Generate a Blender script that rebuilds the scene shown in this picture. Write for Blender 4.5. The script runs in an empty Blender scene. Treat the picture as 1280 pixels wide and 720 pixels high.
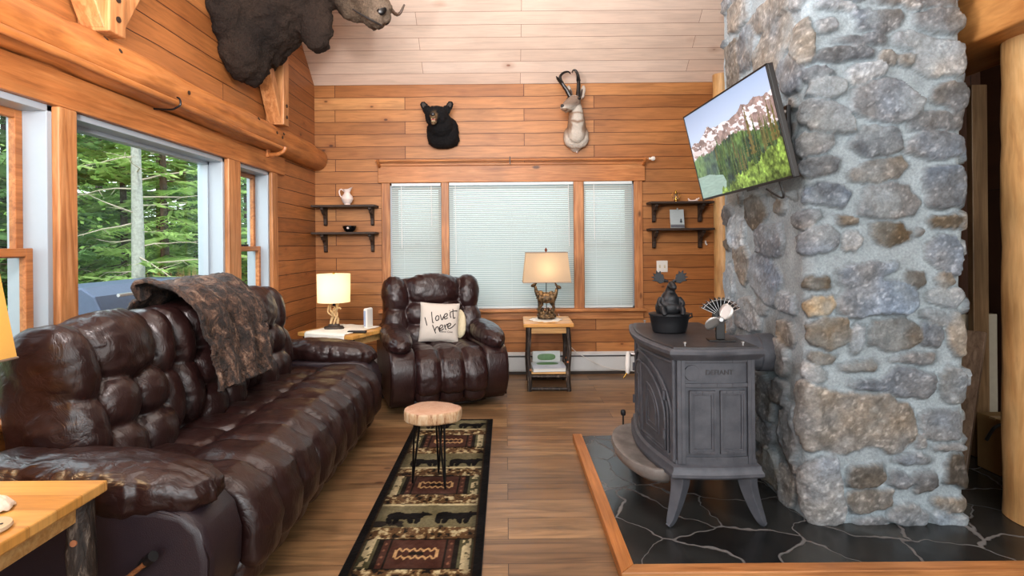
import bpy, bmesh, math, random
import numpy as np
from mathutils import Vector, Matrix, Euler, noise
random.seed(7); RNG = np.random.RandomState(5)
PI = math.pi
SC = bpy.context.scene
COL = SC.collection
FPX = 690.0; TH = 0.009; EYE = 1.3

def P(px, py, Y):
    """photo pixel at depth Y -> world point (used while surveying the room)"""
    u = px-632; v = py-305
    return Vector(((u-TH*v)/FPX*Y, Y, EYE-(v+TH*u)/FPX*Y))

def lin(r, g=None, b=None):
    if g is None: r, g, b = r
    f = lambda x: (x/255/12.92) if x/255 <= .04045 else ((x/255+.055)/1.055)**2.4
    return (f(r), f(g), f(b), 1.0)

# ------------------------------------------------------------------ numpy noise
def _vn(x, y, seed):
    xi = np.floor(x).astype(int); yi = np.floor(y).astype(int)
    xf = x-xi; yf = y-yi
    u = xf*xf*(3-2*xf); v = yf*yf*(3-2*yf)
    def h(a, b):
        n = (a*374761393+b*668265263+seed*974634777) & 0x7fffffff
        n = ((n ^ (n >> 13))*1274126177) & 0x7fffffff
        return ((n ^ (n >> 16)) & 0xffff)/65535.0
    return (h(xi, yi)*(1-u)+h(xi+1, yi)*u)*(1-v)+(h(xi, yi+1)*(1-u)+h(xi+1, yi+1)*u)*v
def fbm(x, y, seed=0, oct=4):
    s = 0; a = .5; t = 0
    for i in range(oct):
        s = s+a*_vn(x*2**i, y*2**i, seed+i*17); t += a; a *= .55
    return s/t*2-1

# ------------------------------------------------------------------ materials
class Mat:
    def __init__(s, name):
        s.m = bpy.data.materials.new(name); s.m.use_nodes = True
        s.nt = s.m.node_tree; s.b = s.nt.nodes['Principled BSDF']
        s.out = s.nt.nodes['Material Output']
    def set(s, node, k, v):
        sock = node.inputs[k] if not isinstance(k, bpy.types.NodeSocket) else k
        if isinstance(v, bpy.types.NodeSocket): s.nt.links.new(v, sock)
        else: sock.default_value = v
    def n(s, t, ins=None, **props):
        nd = s.nt.nodes.new(t)
        for k, v in props.items(): setattr(nd, k, v)
        for k, v in (ins or {}).items(): s.set(nd, k, v)
        return nd
    def math(s, op, a, b=0.0, c=0.0, clamp=False):
        nd = s.nt.nodes.new('ShaderNodeMath'); nd.operation = op; nd.use_clamp = clamp
        s.set(nd, 0, a); s.set(nd, 1, b); s.set(nd, 2, c)
        return nd.outputs[0]
    def mix(s, f, a, b, mode='MIX'):
        nd = s.nt.nodes.new('ShaderNodeMix'); nd.data_type = 'RGBA'; nd.blend_type = mode
        s.set(nd, 0, f); s.set(nd, 6, a); s.set(nd, 7, b)
        return nd.outputs[2]
    def ramp(s, f, stops):
        nd = s.nt.nodes.new('ShaderNodeValToRGB'); s.set(nd, 0, f)
        e = nd.color_ramp.elements
        while len(e) < len(stops): e.new(.5)
        for el, (p, c) in zip(e, stops): el.position = p; el.color = c
        return nd.outputs[0]
    def coords(s, kind='Object'):
        return s.n('ShaderNodeTexCoord').outputs[kind]
    def scale(s, vec, sc):
        return s.n('ShaderNodeMapping', {'Vector': vec, 'Scale': sc}).outputs[0]
    def noise(s, vec, sc, det=3.0, rough=.5, dist=0.0):
        return s.n('ShaderNodeTexNoise', {'Vector': vec, 'Scale': sc, 'Detail': det, 'Roughness': rough, 'Distortion': dist}).outputs[0]
    def bump(s, h, st=.3, d=.01):
        nd = s.n('ShaderNodeBump', {'Strength': st, 'Distance': d, 'Height': h})
        s.set(s.b, 'Normal', nd.outputs[0]); return nd
    def base(s, v): s.set(s.b, 'Base Color', v); return s
    def pr(s, **k):
        for a, v in k.items(): s.set(s.b, a.replace('_', ' '), v)
        return s

def plain(name, col, rough=.5, metal=0.0, var=.12, nscale=30, bump=0.1, spec=.5):
    m = Mat(name); n = m.noise(m.coords(), nscale, 4)
    c = Vector(col[:3])
    a = tuple(c*(1-var))+(1,); b = tuple(c*(1+var))+(1,)
    m.base(m.mix(n, a, b)); m.pr(Roughness=rough, Metallic=metal)
    m.set(m.b, 'Specular IOR Level', spec)
    if bump: m.bump(n, bump, .004)
    return m.m

def emis(name, col, st):
    m = Mat(name); m.base(col); m.set(m.b, 'Emission Color', col); m.set(m.b, 'Emission Strength', st); m.pr(Roughness=.8)
    return m.m

def boards(name, ua, va, W, H, cols, groove, rough=.5, groove_w=.0034, wav=.004, knots=1.0, grain=.25, bump=.5, seed=0.0, knotcol=(60, 28, 12), fan=18, gl=1.2, voff=0.0):
    m = Mat(name); sep = m.n('ShaderNodeSeparateXYZ', {0: m.coords()})
    u = sep.outputs[ua]; v = sep.outputs[va]
    u = m.math('ADD', u, 20+seed)
    base_v = v
    cv = m.n('ShaderNodeCombineXYZ', {0: m.math('MULTIPLY', u, 2.2), 1: m.math('MULTIPLY', v, 5.0), 2: seed}).outputs[0]
    w = m.math('MULTIPLY', m.math('SUBTRACT', m.noise(cv, 1.0, 2), .5), wav*4)
    v = m.math('ADD', m.math('ADD', v, w), 10*H-voff)
    vec = m.n('ShaderNodeCombineXYZ', {0: u, 1: v, 2: 0.0}).outputs[0]
    br = m.n('ShaderNodeTexBrick', {'Vector': vec, 'Color1': (0, 0, 0, 1), 'Color2': (1, 1, 1, 1), 'Mortar': (.5, .5, .5, 1), 'Scale': 1.0,
             'Mortar Size': groove_w, 'Mortar Smooth': .25, 'Bias': 0.0, 'Brick Width': W, 'Row Height': H}, offset=.37, offset_frequency=2, squash=1.0)
    rnd = br.outputs[0]; fac = br.outputs[1]
    gv = m.n('ShaderNodeCombineXYZ', {0: m.math('MULTIPLY', u, gl), 1: m.math('MULTIPLY', v, fan), 2: m.math('MULTIPLY', rnd, 9.0)}).outputs[0]
    g = m.noise(gv, 2.0, 5, .6, 1.2)
    cols = [lin(c) for c in cols]
    base = m.ramp(rnd, [(i/(len(cols)-1), c) for i, c in enumerate(cols)])
    gr = m.ramp(g, [(.3, (1-grain*1.3,)*3+(1,)), (.6, (1+grain*.15,)*3+(1,))])
    c = m.mix(1.0, base, gr, 'MULTIPLY')
    big = m.noise(m.n('ShaderNodeCombineXYZ', {0: m.math('MULTIPLY', u, 1.1), 1: m.math('MULTIPLY', v, 3.0), 2: m.math('MULTIPLY', rnd, 5.0)}).outputs[0], 1.5, 3)
    c = m.mix(1.0, c, m.ramp(big, [(.3, (1-.9*grain, 1-1.0*grain, 1-1.1*grain, 1)), (.7, (1.08, 1.08, 1.06, 1))]), 'MULTIPLY')
    kv = m.n('ShaderNodeCombineXYZ', {0: m.math('MULTIPLY', u, 3.0), 1: m.math('MULTIPLY', v, 5.2), 2: 0.0}).outputs[0]
    vo = m.n('ShaderNodeTexVoronoi', {'Vector': kv, 'Scale': 1.0, 'Randomness': 1.0})
    kd = vo.outputs['Distance']; kr = m.n('ShaderNodeSeparateColor', {0: vo.outputs['Color']}).outputs[0]
    kn = m.math('GREATER_THAN', kr, 1-.75*knots)
    wob = m.math('MULTIPLY', m.noise(kv, 7.0, 2), .03)
    kd2 = m.math('ADD', kd, wob)
    kf = m.math('MULTIPLY', m.n('ShaderNodeMapRange', {0: kd2, 1: .060, 2: .095, 3: 1.0, 4: 0.0}).outputs[0], kn)
    kh = m.math('MULTIPLY', m.n('ShaderNodeMapRange', {0: kd2, 1: .08, 2: .27, 3: .45, 4: 0.0}).outputs[0], kn)
    c = m.mix(kh, c, m.mix(1.0, c, (.62, .45, .36, 1), 'MULTIPLY'))
    c = m.mix(m.math('MULTIPLY', kf, .8), c, lin(knotcol))
    c = m.mix(fac, c, lin(groove))
    m.base(c); m.pr(Roughness=rough)
    h = m.math('SUBTRACT', m.math('ADD', m.math('MULTIPLY', g, .25), m.math('MULTIPLY', big, .5)), m.math('MULTIPLY', fac, 1.6))
    m.bump(h, bump, .006)
    return m.m

def solidwood(name, cols, axis=0, rough=.45, ring=14, knots=.6, bump=.25, kcol=(70, 35, 15), dark=.25):
    m = Mat(name); sep = m.n('ShaderNodeSeparateXYZ', {0: m.coords()})
    sc = [ring]*3; sc[axis] = .9
    vec = m.scale(m.coords(), tuple(sc))
    g = m.noise(vec, 1.4, 5, .6, 1.4)
    cs = [lin(c) for c in cols]
    c = m.ramp(g, [(.30, cs[0]), (.48, cs[1]), (.66, cs[2])]); g2 = m.noise(m.scale(m.coords(), tuple(x*3.2 for x in sc)), 1.6, 4, .6, .5); c = m.mix(1.0, c, m.ramp(g2, [(.35, (.80, .76, .72, 1)), (.6, (1.04, 1.04, 1.04, 1))]), 'MULTIPLY')
    sk = [5.0]*3; sk[axis] = 2.2
    vo = m.n('ShaderNodeTexVoronoi', {'Vector': m.scale(m.coords(), tuple(sk)), 'Scale': 1.0})
    kr = m.n('ShaderNodeSeparateColor', {0: vo.outputs['Color']}).outputs[0]
    kf = m.math('MULTIPLY', m.n('ShaderNodeMapRange', {0: vo.outputs['Distance'], 1: .06, 2: .11, 3: .85, 4: 0.0}).outputs[0], m.math('GREATER_THAN', kr, 1-.6*knots))
    c = m.mix(kf, c, lin(kcol))
    b = m.noise(m.coords(), 3.0, 2)
    c = m.mix(1.0, c, m.ramp(b, [(.35, (1-dark, 1-dark, 1-dark*1.1, 1)), (.65, (1.05, 1.05, 1.05, 1))]), 'MULTIPLY')
    m.base(c); m.pr(Roughness=rough); m.bump(g, bump, .006)
    return m.m

def vcol(name, rough=.8, bump_scale=60, bump=.3, spec=.3, dist=.004, emission=0.0, speck=0.0, metal=0.0):
    m = Mat(name); a = m.n('ShaderNodeVertexColor', layer_name='Col'); c = a.outputs[0]
    n = m.noise(m.coords(), bump_scale, 4, .65)
    if speck: c = m.mix(1.0, c, m.ramp(n, [(.3, (1-speck,)*3+(1,)), (.7, (1+speck,)*3+(1,))]), 'MULTIPLY')
    m.base(c); m.pr(Roughness=rough, Metallic=metal); m.set(m.b, 'Specular IOR Level', spec)
    if bump: m.bump(n, bump, dist)
    if emission: m.set(m.b, 'Emission Color', c); m.set(m.b, 'Emission Strength', emission)
    return m.m

# ------------------------------------------------------------------ mesh building
def cubegrid(n):
    V = {}; vs = []; fs = []
    def idx(p):
        k = tuple(round(x*n) for x in p)
        if k not in V: V[k] = len(vs); vs.append(p)
        return V[k]
    for ax in range(3):
        for sg in (-1, 1):
            for i in range(n):
                for j in range(n):
                    q = []
                    for di, dj in ((0, 0), (1, 0), (1, 1), (0, 1)):
                        a = -1+2*(i+di)/n; b = -1+2*(j+dj)/n
                        p = [0, 0, 0]; p[ax] = sg; p[(ax+1) % 3] = a; p[(ax+2) % 3] = b
                        q.append(idx(tuple(p)))
                    fs.append(q if sg > 0 else q[::-1])
    return np.array(vs), fs
_CG = {}
class MB:
    def __init__(s): s.v = []; s.f = []
    def add(s, vs, fs, M=None):
        o = len(s.v)
        for p in vs:
            p = Vector(p)
            s.v.append(M @ p if M is not None else p)
        s.f += [[i+o for i in f] for f in fs]; return s
    def box(s, a, b, M=None):
        (x0, y0, z0), (x1, y1, z1) = [min(i, j) for i, j in zip(a, b)], [max(i, j) for i, j in zip(a, b)]
        vs = [(x0, y0, z0), (x1, y0, z0), (x1, y1, z0), (x0, y1, z0), (x0, y0, z1), (x1, y0, z1), (x1, y1, z1), (x0, y1, z1)]
        return s.add(vs, [[0, 3, 2, 1], [4, 5, 6, 7], [0, 1, 5, 4], [1, 2, 6, 5], [2, 3, 7, 6], [3, 0, 4, 7]], M)
    def cbox(s, c, h, M=None): return s.box([c[i]-h[i] for i in range(3)], [c[i]+h[i] for i in range(3)], M)
    def tube(s, pts, rad, n=12, caps=True, flat=1.0, up=None, M=None, wob=0.0):
        pts = [Vector(p) for p in pts]
        if not hasattr(rad, '__len__'): rad = [rad]*len(pts)
        vs = []; fs = []; pu = None
        for i, p in enumerate(pts):
            t = (pts[min(i+1, len(pts)-1)]-pts[max(i-1, 0)]).normalized()
            if pu is None:
                pu = Vector(up) if up else (Vector((0, 0, 1)) if abs(t.z) < .9 else Vector((1, 0, 0)))
            a = t.cross(pu)
            if a.length < 1e-5: a = t.cross(Vector((0, 1, .01)))
            a.normalize(); b = a.cross(t).normalized(); pu = b
            for k in range(n):
                w = 2*PI*k/n; r = rad[i]
                if wob: r *= 1+wob*noise.noise(Vector((math.cos(w)*1.3+i*.37, math.sin(w)*1.3, i*.5+p.x*3)))
                vs.append(p+a*math.cos(w)*r+b*math.sin(w)*r*flat)
        for i in range(len(pts)-1):
            for k in range(n):
                k2 = (k+1) % n; fs.append([i*n+k, i*n+k2, (i+1)*n+k2, (i+1)*n+k])
        if caps:
            fs.append(list(range(n))[::-1]); fs.append([(len(pts)-1)*n+k for k in range(n)])
        return s.add(vs, fs, M)
    def lathe(s, prof, n=24, c=(0, 0, 0), M=None, sx=1, sy=1):
        vs = []; fs = []
        for r, z in prof:
            for k in range(n):
                w = 2*PI*k/n; vs.append((c[0]+r*math.cos(w)*sx, c[1]+r*math.sin(w)*sy, c[2]+z))
        for i in range(len(prof)-1):
            for k in range(n):
                k2 = (k+1) % n; fs.append([i*n+k, i*n+k2, (i+1)*n+k2, (i+1)*n+k])
        if prof[0][0] > 1e-4: fs.append(list(range(n))[::-1])
        if prof[-1][0] > 1e-4: fs.append([(len(prof)-1)*n+k for k in range(n)])
        return s.add(vs, fs, M)
    def prism(s, poly, axis, a, b, M=None):
        """poly: 2D points; axis: extrude axis; the other two axes in cyclic order"""
        n = len(poly); vs = []
        for t in (a, b):
            for p in poly:
                q = [0, 0, 0]; q[axis] = t; q[(axis+1) % 3] = p[0]; q[(axis+2) % 3] = p[1]; vs.append(q)
        fs = [list(range(n))[::-1], [n+k for k in range(n)]]+[[k, (k+1) % n, n+(k+1) % n, n+k] for k in range(n)]
        return s.add(vs, fs, M)
    def puff(s, c, h, k=3.0, n=12, rot=None, wr=0.0, wf=9.0, seed=0.0, pleat=0.0, M=None, thin=0):
        """rounded cushion; thin = index of its thickness axis"""
        if n not in _CG: _CG[n] = cubegrid(n)
        vs, fs = _CG[n]
        R = Euler(rot).to_matrix() if rot else Matrix.Identity(3)
        c = Vector(c); out = []
        oth = [i for i in range(3) if i != thin]
        for p in vs:
            q = np.tan(p*.78)/math.tan(.78)
            d = (abs(q[0])**k+abs(q[1])**k+abs(q[2])**k)**(1/k)
            q = Vector(q/d)
            w = 1.0
            if wr: w += wr*.6*noise.noise(Vector((q.x*1.3+seed, q.y*1.3+c.y*7, q.z*1.3+c.z*5))*wf*.35)
            if pleat:
                e = max(abs(q[oth[0]]), abs(q[oth[1]])); ang = math.atan2(q[oth[0]], q[oth[1]])
                e2 = max(0, min(1, (e-.45)/.5))
                w += pleat*.55*e2*(.45-abs(noise.noise(Vector((math.cos(ang)*9+seed, math.sin(ang)*9, c.y*9+c.z*3))))*1.8)
            v = Vector((q.x*h[0], q.y*h[1], q.z*h[2]))*w
            out.append(R @ v+c)
        return s.add(out, fs, M)
    def channel(s, path, hw, ht, y, n=20, m=28, k=.62, pleat=.1, seed=0.0, M=None, endtaper=.12):
        """puffy channel swept along a path in the xz plane, hw half width along y, ht half thickness"""
        pts = [Vector((a, 0, b)) for a, b in path]
        L = [0]
        for i in range(1, len(pts)): L.append(L[-1]+(pts[i]-pts[i-1]).length)
        def at(t):
            d = t*L[-1]
            for i in range(1, len(pts)):
                if d <= L[i] or i == len(pts)-1:
                    f = (d-L[i-1])/(L[i]-L[i-1]); return pts[i-1].lerp(pts[i], f)
        vs = []; fs = []
        for i in range(m+1):
            t = i/m; p = at(t); tg = (at(min(1, t+.06))-at(max(0, t-.06))).normalized()
            nr = Vector((-tg.z, 0, tg.x))
            e = min(1, min(t, 1-t)/endtaper); e = math.sqrt(max(0, 1-(1-e)**2))
            e = max(e, .02)
            for j in range(n):
                w = 2*PI*j/n; cw = math.cos(w); sw = math.sin(w)
                cx = math.copysign(abs(cw)**k, cw); cz = math.copysign(abs(sw)**(k*1.3), sw)
                d = abs(cx); pl = pleat*max(0, (d-.3))*(noise.noise(Vector((t*L[-1]*26+seed, y*11+(3 if cx > 0 else 0), d)))) if pleat else 0
                und = 1+.10*noise.noise(Vector((t*6+seed, cx*2, y*5)))
                vs.append(p+Vector((0, y+cx*hw*(.5+.5*e), 0))+nr*cz*ht*e*(und+pl*1.2))
        for i in range(m):
            for j in range(n):
                j2 = (j+1) % n; fs.append([i*n+j, (i+1)*n+j, (i+1)*n+j2, i*n+j2])
        fs.append(list(range(n))); fs.append([m*n+k2 for k2 in range(n)][::-1])
        return s.add(vs, fs, M)
    def quad(s, a, b, c, d): return s.add([a, b, c, d], [[0, 1, 2, 3]])
    def mesh(s, name):
        me = bpy.data.meshes.new(name); me.from_pydata([tuple(v) for v in s.v], [], s.f); me.update(); return me
    def build(s, name, mat, parent=None, loc=None, rot=None, smooth=True, bevel=0, ang=35, segs=2, fix=True):
        me = s.mesh(name)
        if fix:
            bm = bmesh.new(); bm.from_mesh(me); bmesh.ops.recalc_face_normals(bm, faces=bm.faces); bm.to_mesh(me); bm.free()
        o = bpy.data.objects.new(name, me); COL.objects.link(o)
        if isinstance(mat, (list, tuple)):
            for q in mat: me.materials.append(q)
        else: me.materials.append(mat)
        if smooth:
            me.polygons.foreach_set('use_smooth', [True]*len(me.polygons)); me.set_sharp_from_angle(angle=math.radians(ang))
        if parent: o.parent = parent
        if loc is not None: o.location = loc
        if rot is not None: o.rotation_euler = rot
        if bevel:
            b = o.modifiers.new('bevel', 'BEVEL'); b.width = bevel; b.segments = segs; b.limit_method = 'ANGLE'; b.angle_limit = math.radians(40)
        return o
    def fused(s, name, mat, parent=None, voxel=.01, smooth=4, colfn=None, disp=0.0, dfreq=20, loc=None, rot=None):
        """fuse the pieces into one continuous skin"""
        me = s.mesh('raw'); o = bpy.data.objects.new('raw', me); COL.objects.link(o)
        r = o.modifiers.new('r', 'REMESH'); r.mode = 'VOXEL'; r.voxel_size = voxel
        if smooth:
            q = o.modifiers.new('s', 'SMOOTH'); q.iterations = smooth; q.factor = .6
        dg = bpy.context.evaluated_depsgraph_get(); dg.update()
        me2 = bpy.data.meshes.new_from_object(o.evaluated_get(dg)); bpy.data.objects.remove(o)
        me2.name = name
        if disp:
            ns = [v.normal.copy() for v in me2.vertices]
            for v, nn in zip(me2.vertices, ns):
                v.co += nn*disp*noise.fractal(v.co*dfreq, .6, 2.0, 3)
        if colfn: paint(me2, colfn)
        me2.materials.clear(); me2.materials.append(mat)
        me2.polygons.foreach_set('use_smooth', [True]*len(me2.polygons))
        o = bpy.data.objects.new(name, me2); COL.objects.link(o)
        if parent: o.parent = parent
        if loc is not None: o.location = loc
        if rot is not None: o.rotation_euler = rot
        return o

def paint(me, fn):
    a = me.color_attributes.new('Col', 'FLOAT_COLOR', 'POINT')
    buf = []
    for v in me.vertices: buf += list(fn(v.co))[:3]+[1.0]
    a.data.foreach_set('color', buf)

def gridmesh(name, V, Cc, nu, nv, mat, parent=None, smooth=True, uv=False):
    """V (nv*nu,3), colours (nv*nu,3)"""
    me = bpy.data.meshes.new(name)
    i = np.arange((nv-1)*nu).reshape(nv-1, nu)[:, :-1].ravel()
    F = np.stack([i, i+1, i+nu+1, i+nu], 1)
    me.from_pydata(V.tolist(), [], F.tolist()); me.update()
    a = me.color_attributes.new('Col', 'FLOAT_COLOR', 'POINT')
    a.data.foreach_set('color', np.concatenate([Cc, np.ones((len(Cc), 1))], 1).ravel().astype(np.float32))
    me.materials.append(mat)
    if smooth: me.polygons.foreach_set('use_smooth', [True]*len(me.polygons))
    o = bpy.data.objects.new(name, me); COL.objects.link(o)
    if parent: o.parent = parent
    return o

def tag(o, label=None, cat=None, group=None, kind=None):
    if label: o['label'] = label
    if cat: o['category'] = cat
    if group: o['group'] = group
    if kind: o['kind'] = kind
    return o
def thing(name, label, cat, loc=(0, 0, 0), rz=0.0, group=None):
    o = bpy.data.objects.new(name, None); COL.objects.link(o); o.empty_display_size = .05
    o.location = loc; o.rotation_euler = (0, 0, rz)
    return tag(o, label, cat, group)
def kids(o): return [c for c in bpy.data.objects if c.parent == o]
def copy_tree(o, parent=None):
    c = o.copy(); COL.objects.link(c); c.parent = parent
    for ch in kids(o): copy_tree(ch, c)
    return c
def struct(o): o['kind'] = 'structure'; return o
def polyline(pts, n=6):
    """catmull-rom resample"""
    pts = [Vector(p) for p in pts]; out = []
    for i in range(len(pts)-1):
        p0 = pts[max(i-1, 0)]; p1 = pts[i]; p2 = pts[i+1]; p3 = pts[min(i+2, len(pts)-1)]
        for k in range(n):
            t = k/n
            out.append(.5*((2*p1)+(p2-p0)*t+(2*p0-5*p1+4*p2-p3)*t*t+(3*p1-p0-3*p2+p3)*t**3))
    out.append(pts[-1]); return out

# ------------------------------------------------------------------ palette
PINE = [(158, 102, 54), (180, 120, 68), (190, 132, 78), (168, 108, 58), (198, 142, 88)]
M_wall_back = boards('pine_boards_back', 0, 2, 1.9, .124, PINE, (78, 36, 14), rough=.45, voff=.057)
M_wall_left = boards('pine_boards_left', 1, 2, 2.3, .124, [(148, 90, 46), (166, 104, 56), (176, 114, 64), (156, 96, 50), (182, 122, 72)], (66, 30, 12), rough=.45, seed=3.0, voff=.057)
M_ceiling = boards('whitewashed_boards', 0, 1, 2.6, .124, [(222, 200, 184), (230, 210, 194), (236, 218, 204), (226, 204, 188)], (150, 112, 92), rough=.6, wav=.0, knots=.5, grain=.1, bump=.25, knotcol=(140, 90, 70), groove_w=.0022)
M_floor = boards('plank_floor', 0, 1, 1.25, .187, [(122, 92, 62), (148, 114, 78), (166, 132, 94), (134, 104, 74), (154, 118, 82)], (52, 34, 22), rough=.36, wav=0.0, knots=.28, grain=.42, bump=.15, groove_w=.0016, knotcol=(60, 38, 24), fan=9, gl=.8)
M_pine = solidwood('pine_trim_vertical', [(146, 90, 50), (186, 124, 74), (206, 148, 98)], 2)
M_pine_x = solidwood('pine_trim_x', [(150, 92, 48), (188, 122, 68), (206, 144, 88)], 0)
M_pine_y = solidwood('pine_trim_y', [(148, 88, 44), (184, 114, 60), (200, 134, 78)], 1)
M_log_y = solidwood('peeled_log_y', [(144, 84, 40), (180, 112, 56), (198, 130, 72)], 1, ring=9, knots=.8)
M_log_z = solidwood('peeled_log_pale', [(184, 138, 86), (210, 168, 112), (224, 188, 134)], 2, ring=7, knots=.4, kcol=(150, 92, 44))
M_log_beam = solidwood('peeled_beam_pale', [(170, 112, 56), (190, 132, 72), (204, 150, 90)], 1, ring=5, knots=.3)
M_oak = solidwood('hearth_edge_wood', [(150, 96, 52), (182, 124, 74), (198, 142, 90)], 0, ring=20, knots=0)
M_tabletop = boards('table_boards', 0, 1, 1.4, .085, [(198, 140, 66), (214, 158, 84), (224, 172, 98), (206, 148, 72)], (170, 112, 50), rough=.35, wav=0, knots=.25, grain=.2, bump=.1, groove_w=.001)
M_table_edge = solidwood('table_edge_wood', [(196, 146, 84), (216, 170, 108), (228, 188, 130)], 0, ring=16, knots=.2)
M_bark = Mat('dark_bark'); _b = M_bark; _v = _b.scale(_b.coords(), (30, 30, 7)); _n = _b.noise(_v, 1.5, 5, .7, .8)
_b.base(_b.ramp(_n, [(.35, lin(14, 10, 9)), (.55, lin(52, 42, 36)), (.7, lin(130, 118, 106))])); _b.pr(Roughness=.5); _b.bump(_n, .8, .01); M_bark = _b.m
M_oldwood = solidwood('dark_weathered_wood', [(30, 22, 18), (52, 38, 30), (76, 60, 50)], 0, ring=16, knots=.4, rough=.6)
M_brown_dark = boards('dark_brown_boards', 2, 0, 2.4, .17, [(70, 42, 24), (82, 50, 30), (60, 36, 20)], (26, 14, 8), rough=.6, knots=.3)  # boards of dark brown wood for the alcove and right wall
M_white = plain('white_paint', lin(226, 226, 222), .45, var=.03)
M_vinyl = plain('white_vinyl', lin(158, 170, 180), .35, var=.03, bump=0)
M_heater = plain('heater_enamel', lin(206, 212, 214), .4, var=.03, bump=0)
M_blackmetal = plain('black_metal', lin(22, 22, 24), .35, .6)
M_blackplastic = plain('black_plastic', lin(16, 16, 18), .4, bump=0)
M_chrome = plain('brushed_metal', lin(196, 198, 200), .3, .9, bump=0)
M_brass = plain('brass', lin(190, 150, 70), .25, .9, bump=0)
M_ceramic = plain('cream_glaze', lin(238, 224, 218), .18, bump=0, var=.03)
M_whitecloth = plain('white_crochet', lin(232, 226, 214), .9, nscale=90, bump=.9, var=.12)
M_paper = plain('paper', lin(220, 222, 218), .7, bump=0, var=.03)

def leather(name, col, col2):
    m = Mat(name); co = m.coords()
    m = m; n1 = m.noise(co, 6, 3, .55, .8); n2 = m.noise(co, 320, 2); n3 = m.noise(m.scale(co, (1.0, 2.4, 1.0)), 11, 3, .55, 1.2)
    n3 = m.math('POWER', m.math('ABSOLUTE', m.math('SUBTRACT', n3, .5)), .7)
    m.base(m.mix(n1, lin(col), lin(col2))); m.pr(Roughness=m.math('ADD', .27, m.math('MULTIPLY', n1, .14)))
    m.set(m.b, 'Specular IOR Level', .55)
    h = m.math('ADD', m.math('ADD', m.math('MULTIPLY', n1, .5), m.math('MULTIPLY', n3, .55)), m.math('MULTIPLY', n2, .010))
    m.bump(h, .40, .014)
    return m.m
M_leather = leather('oxblood_leather', (27, 14, 14), (46, 25, 23))
M_leather_r = leather('oxblood_leather_chair', (28, 14, 15), (46, 24, 24))
M_leather_side = plain('smooth_leather_side', lin(40, 30, 36), .38, nscale=260, bump=.25, var=.12)

_m = Mat('cast_iron'); _n = _m.noise(_m.coords(), 14, 5, .6); _n2 = _m.noise(_m.coords(), 300, 2)
_m.base(_m.ramp(_n, [(.3, lin(66, 70, 78)), (.7, lin(88, 92, 100))])); _m.pr(Roughness=.55, Metallic=.25); _m.bump(_n2, .25, .002); M_iron = _m.m
_m = Mat('cast_iron_top'); _n = _m.noise(_m.coords(), 9, 5, .6)
_m.base(_m.ramp(_n, [(.3, lin(46, 46, 50)), (.7, lin(68, 68, 72))])); _m.pr(Roughness=.45, Metallic=.3); M_irontop = _m.m
_m = Mat('ash_lip_iron'); _n = _m.noise(_m.coords(), 9, 5, .6)
_m.base(_m.ramp(_n, [(.3, lin(92, 88, 86)), (.7, lin(140, 136, 132))])); _m.pr(Roughness=.6, Metallic=.1); _m.bump(_n, .3, .01); M_lip = _m.m
M_blackiron = plain('black_cast_iron', lin(34, 36, 40), .42, .4, nscale=120, bump=.25)
_m = Mat('window_glass'); _t = _m.n('ShaderNodeBsdfTransparent', {0: (.96, .99, .98, 1)}); _g = _m.n('ShaderNodeBsdfGlossy', {'Roughness': .02})
_lw = _m.n('ShaderNodeLayerWeight', {0: .5}); _f = _m.math('ADD', .015, _m.math('MULTIPLY', _m.math('POWER', _lw.outputs['Facing'], 5.0), .35)); _x = _m.n('ShaderNodeMixShader', {0: _f, 1: _t.outputs[0], 2: _g.outputs[0]})
_m.nt.links.new(_x.outputs[0], _m.out.inputs[0]); M_glass = _m.m
def shade_mat(name, col, st, tr=.6, glow=(255, 225, 160), weave=220):
    m = Mat(name); n = m.noise(m.coords(), weave, 3)
    c = m.mix(n, tuple(Vector(lin(col)[:3])*.9)+(1,), lin(col))
    d = m.n('ShaderNodeBsdfDiffuse', {0: c}); t = m.n('ShaderNodeBsdfTranslucent', {0: c})
    x = m.n('ShaderNodeMixShader', {0: tr, 1: d.outputs[0], 2: t.outputs[0]})
    e = m.n('ShaderNodeEmission', {0: lin(glow), 1: st}); a = m.n('ShaderNodeAddShader', {0: x.outputs[0], 1: e.outputs[0]})
    m.nt.links.new(a.outputs[0], m.out.inputs[0]); return m.m
# ================================================================== ROOM
YB = 5.55; XL = -1.91; XR = 2.95
Z0 = 2.909; SL = .9; YR = 2.6; ZR = Z0+(YB-YR)*SL; YF = YR-(YB-YR); YE = -2.6
struct(MB().box((-2.1, YE, -.1), (XR+.1, YB+.2, 0)).build('floor', M_floor, smooth=False))
# left wall, with window opening Y 1.80..4.49, z .66...1.90
WY0, WY1, WZ0, WZ1 = 1.80, 4.47, .66, 1.90
wl = MB()
wl.box((-2.09, YE, 0), (XL, YB+.15, WZ0)); wl.box((-2.09, YE, WZ0), (XL, WY0, WZ1)); wl.box((-2.09, WY1, WZ0), (XL, YB+.15, WZ1))
wl.prism([(YE, WZ1), (YB+.15, WZ1), (YB+.15, Z0-.13), (YR, ZR+.02), (YF, Z0), (YE, Z0)], 0, -2.09, XL)
struct(wl.build('wall_left', M_wall_left, smooth=False))
BX0, BX1, BZ0, BZ1 = -1.16, 1.29, .645, 1.92
wb = MB()
wb.box((-2.1, YB, 0), (XR+.1, YB+.16, BZ0)); wb.box((-2.1, YB, BZ0), (BX0, YB+.16, BZ1)); wb.box((BX1, YB, BZ0), (XR+.1, YB+.16, BZ1)); wb.box((-2.1, YB, BZ1), (XR+.1, YB+.16, Z0+.02))
struct(wb.build('wall_back', M_wall_back, smooth=False))
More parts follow.
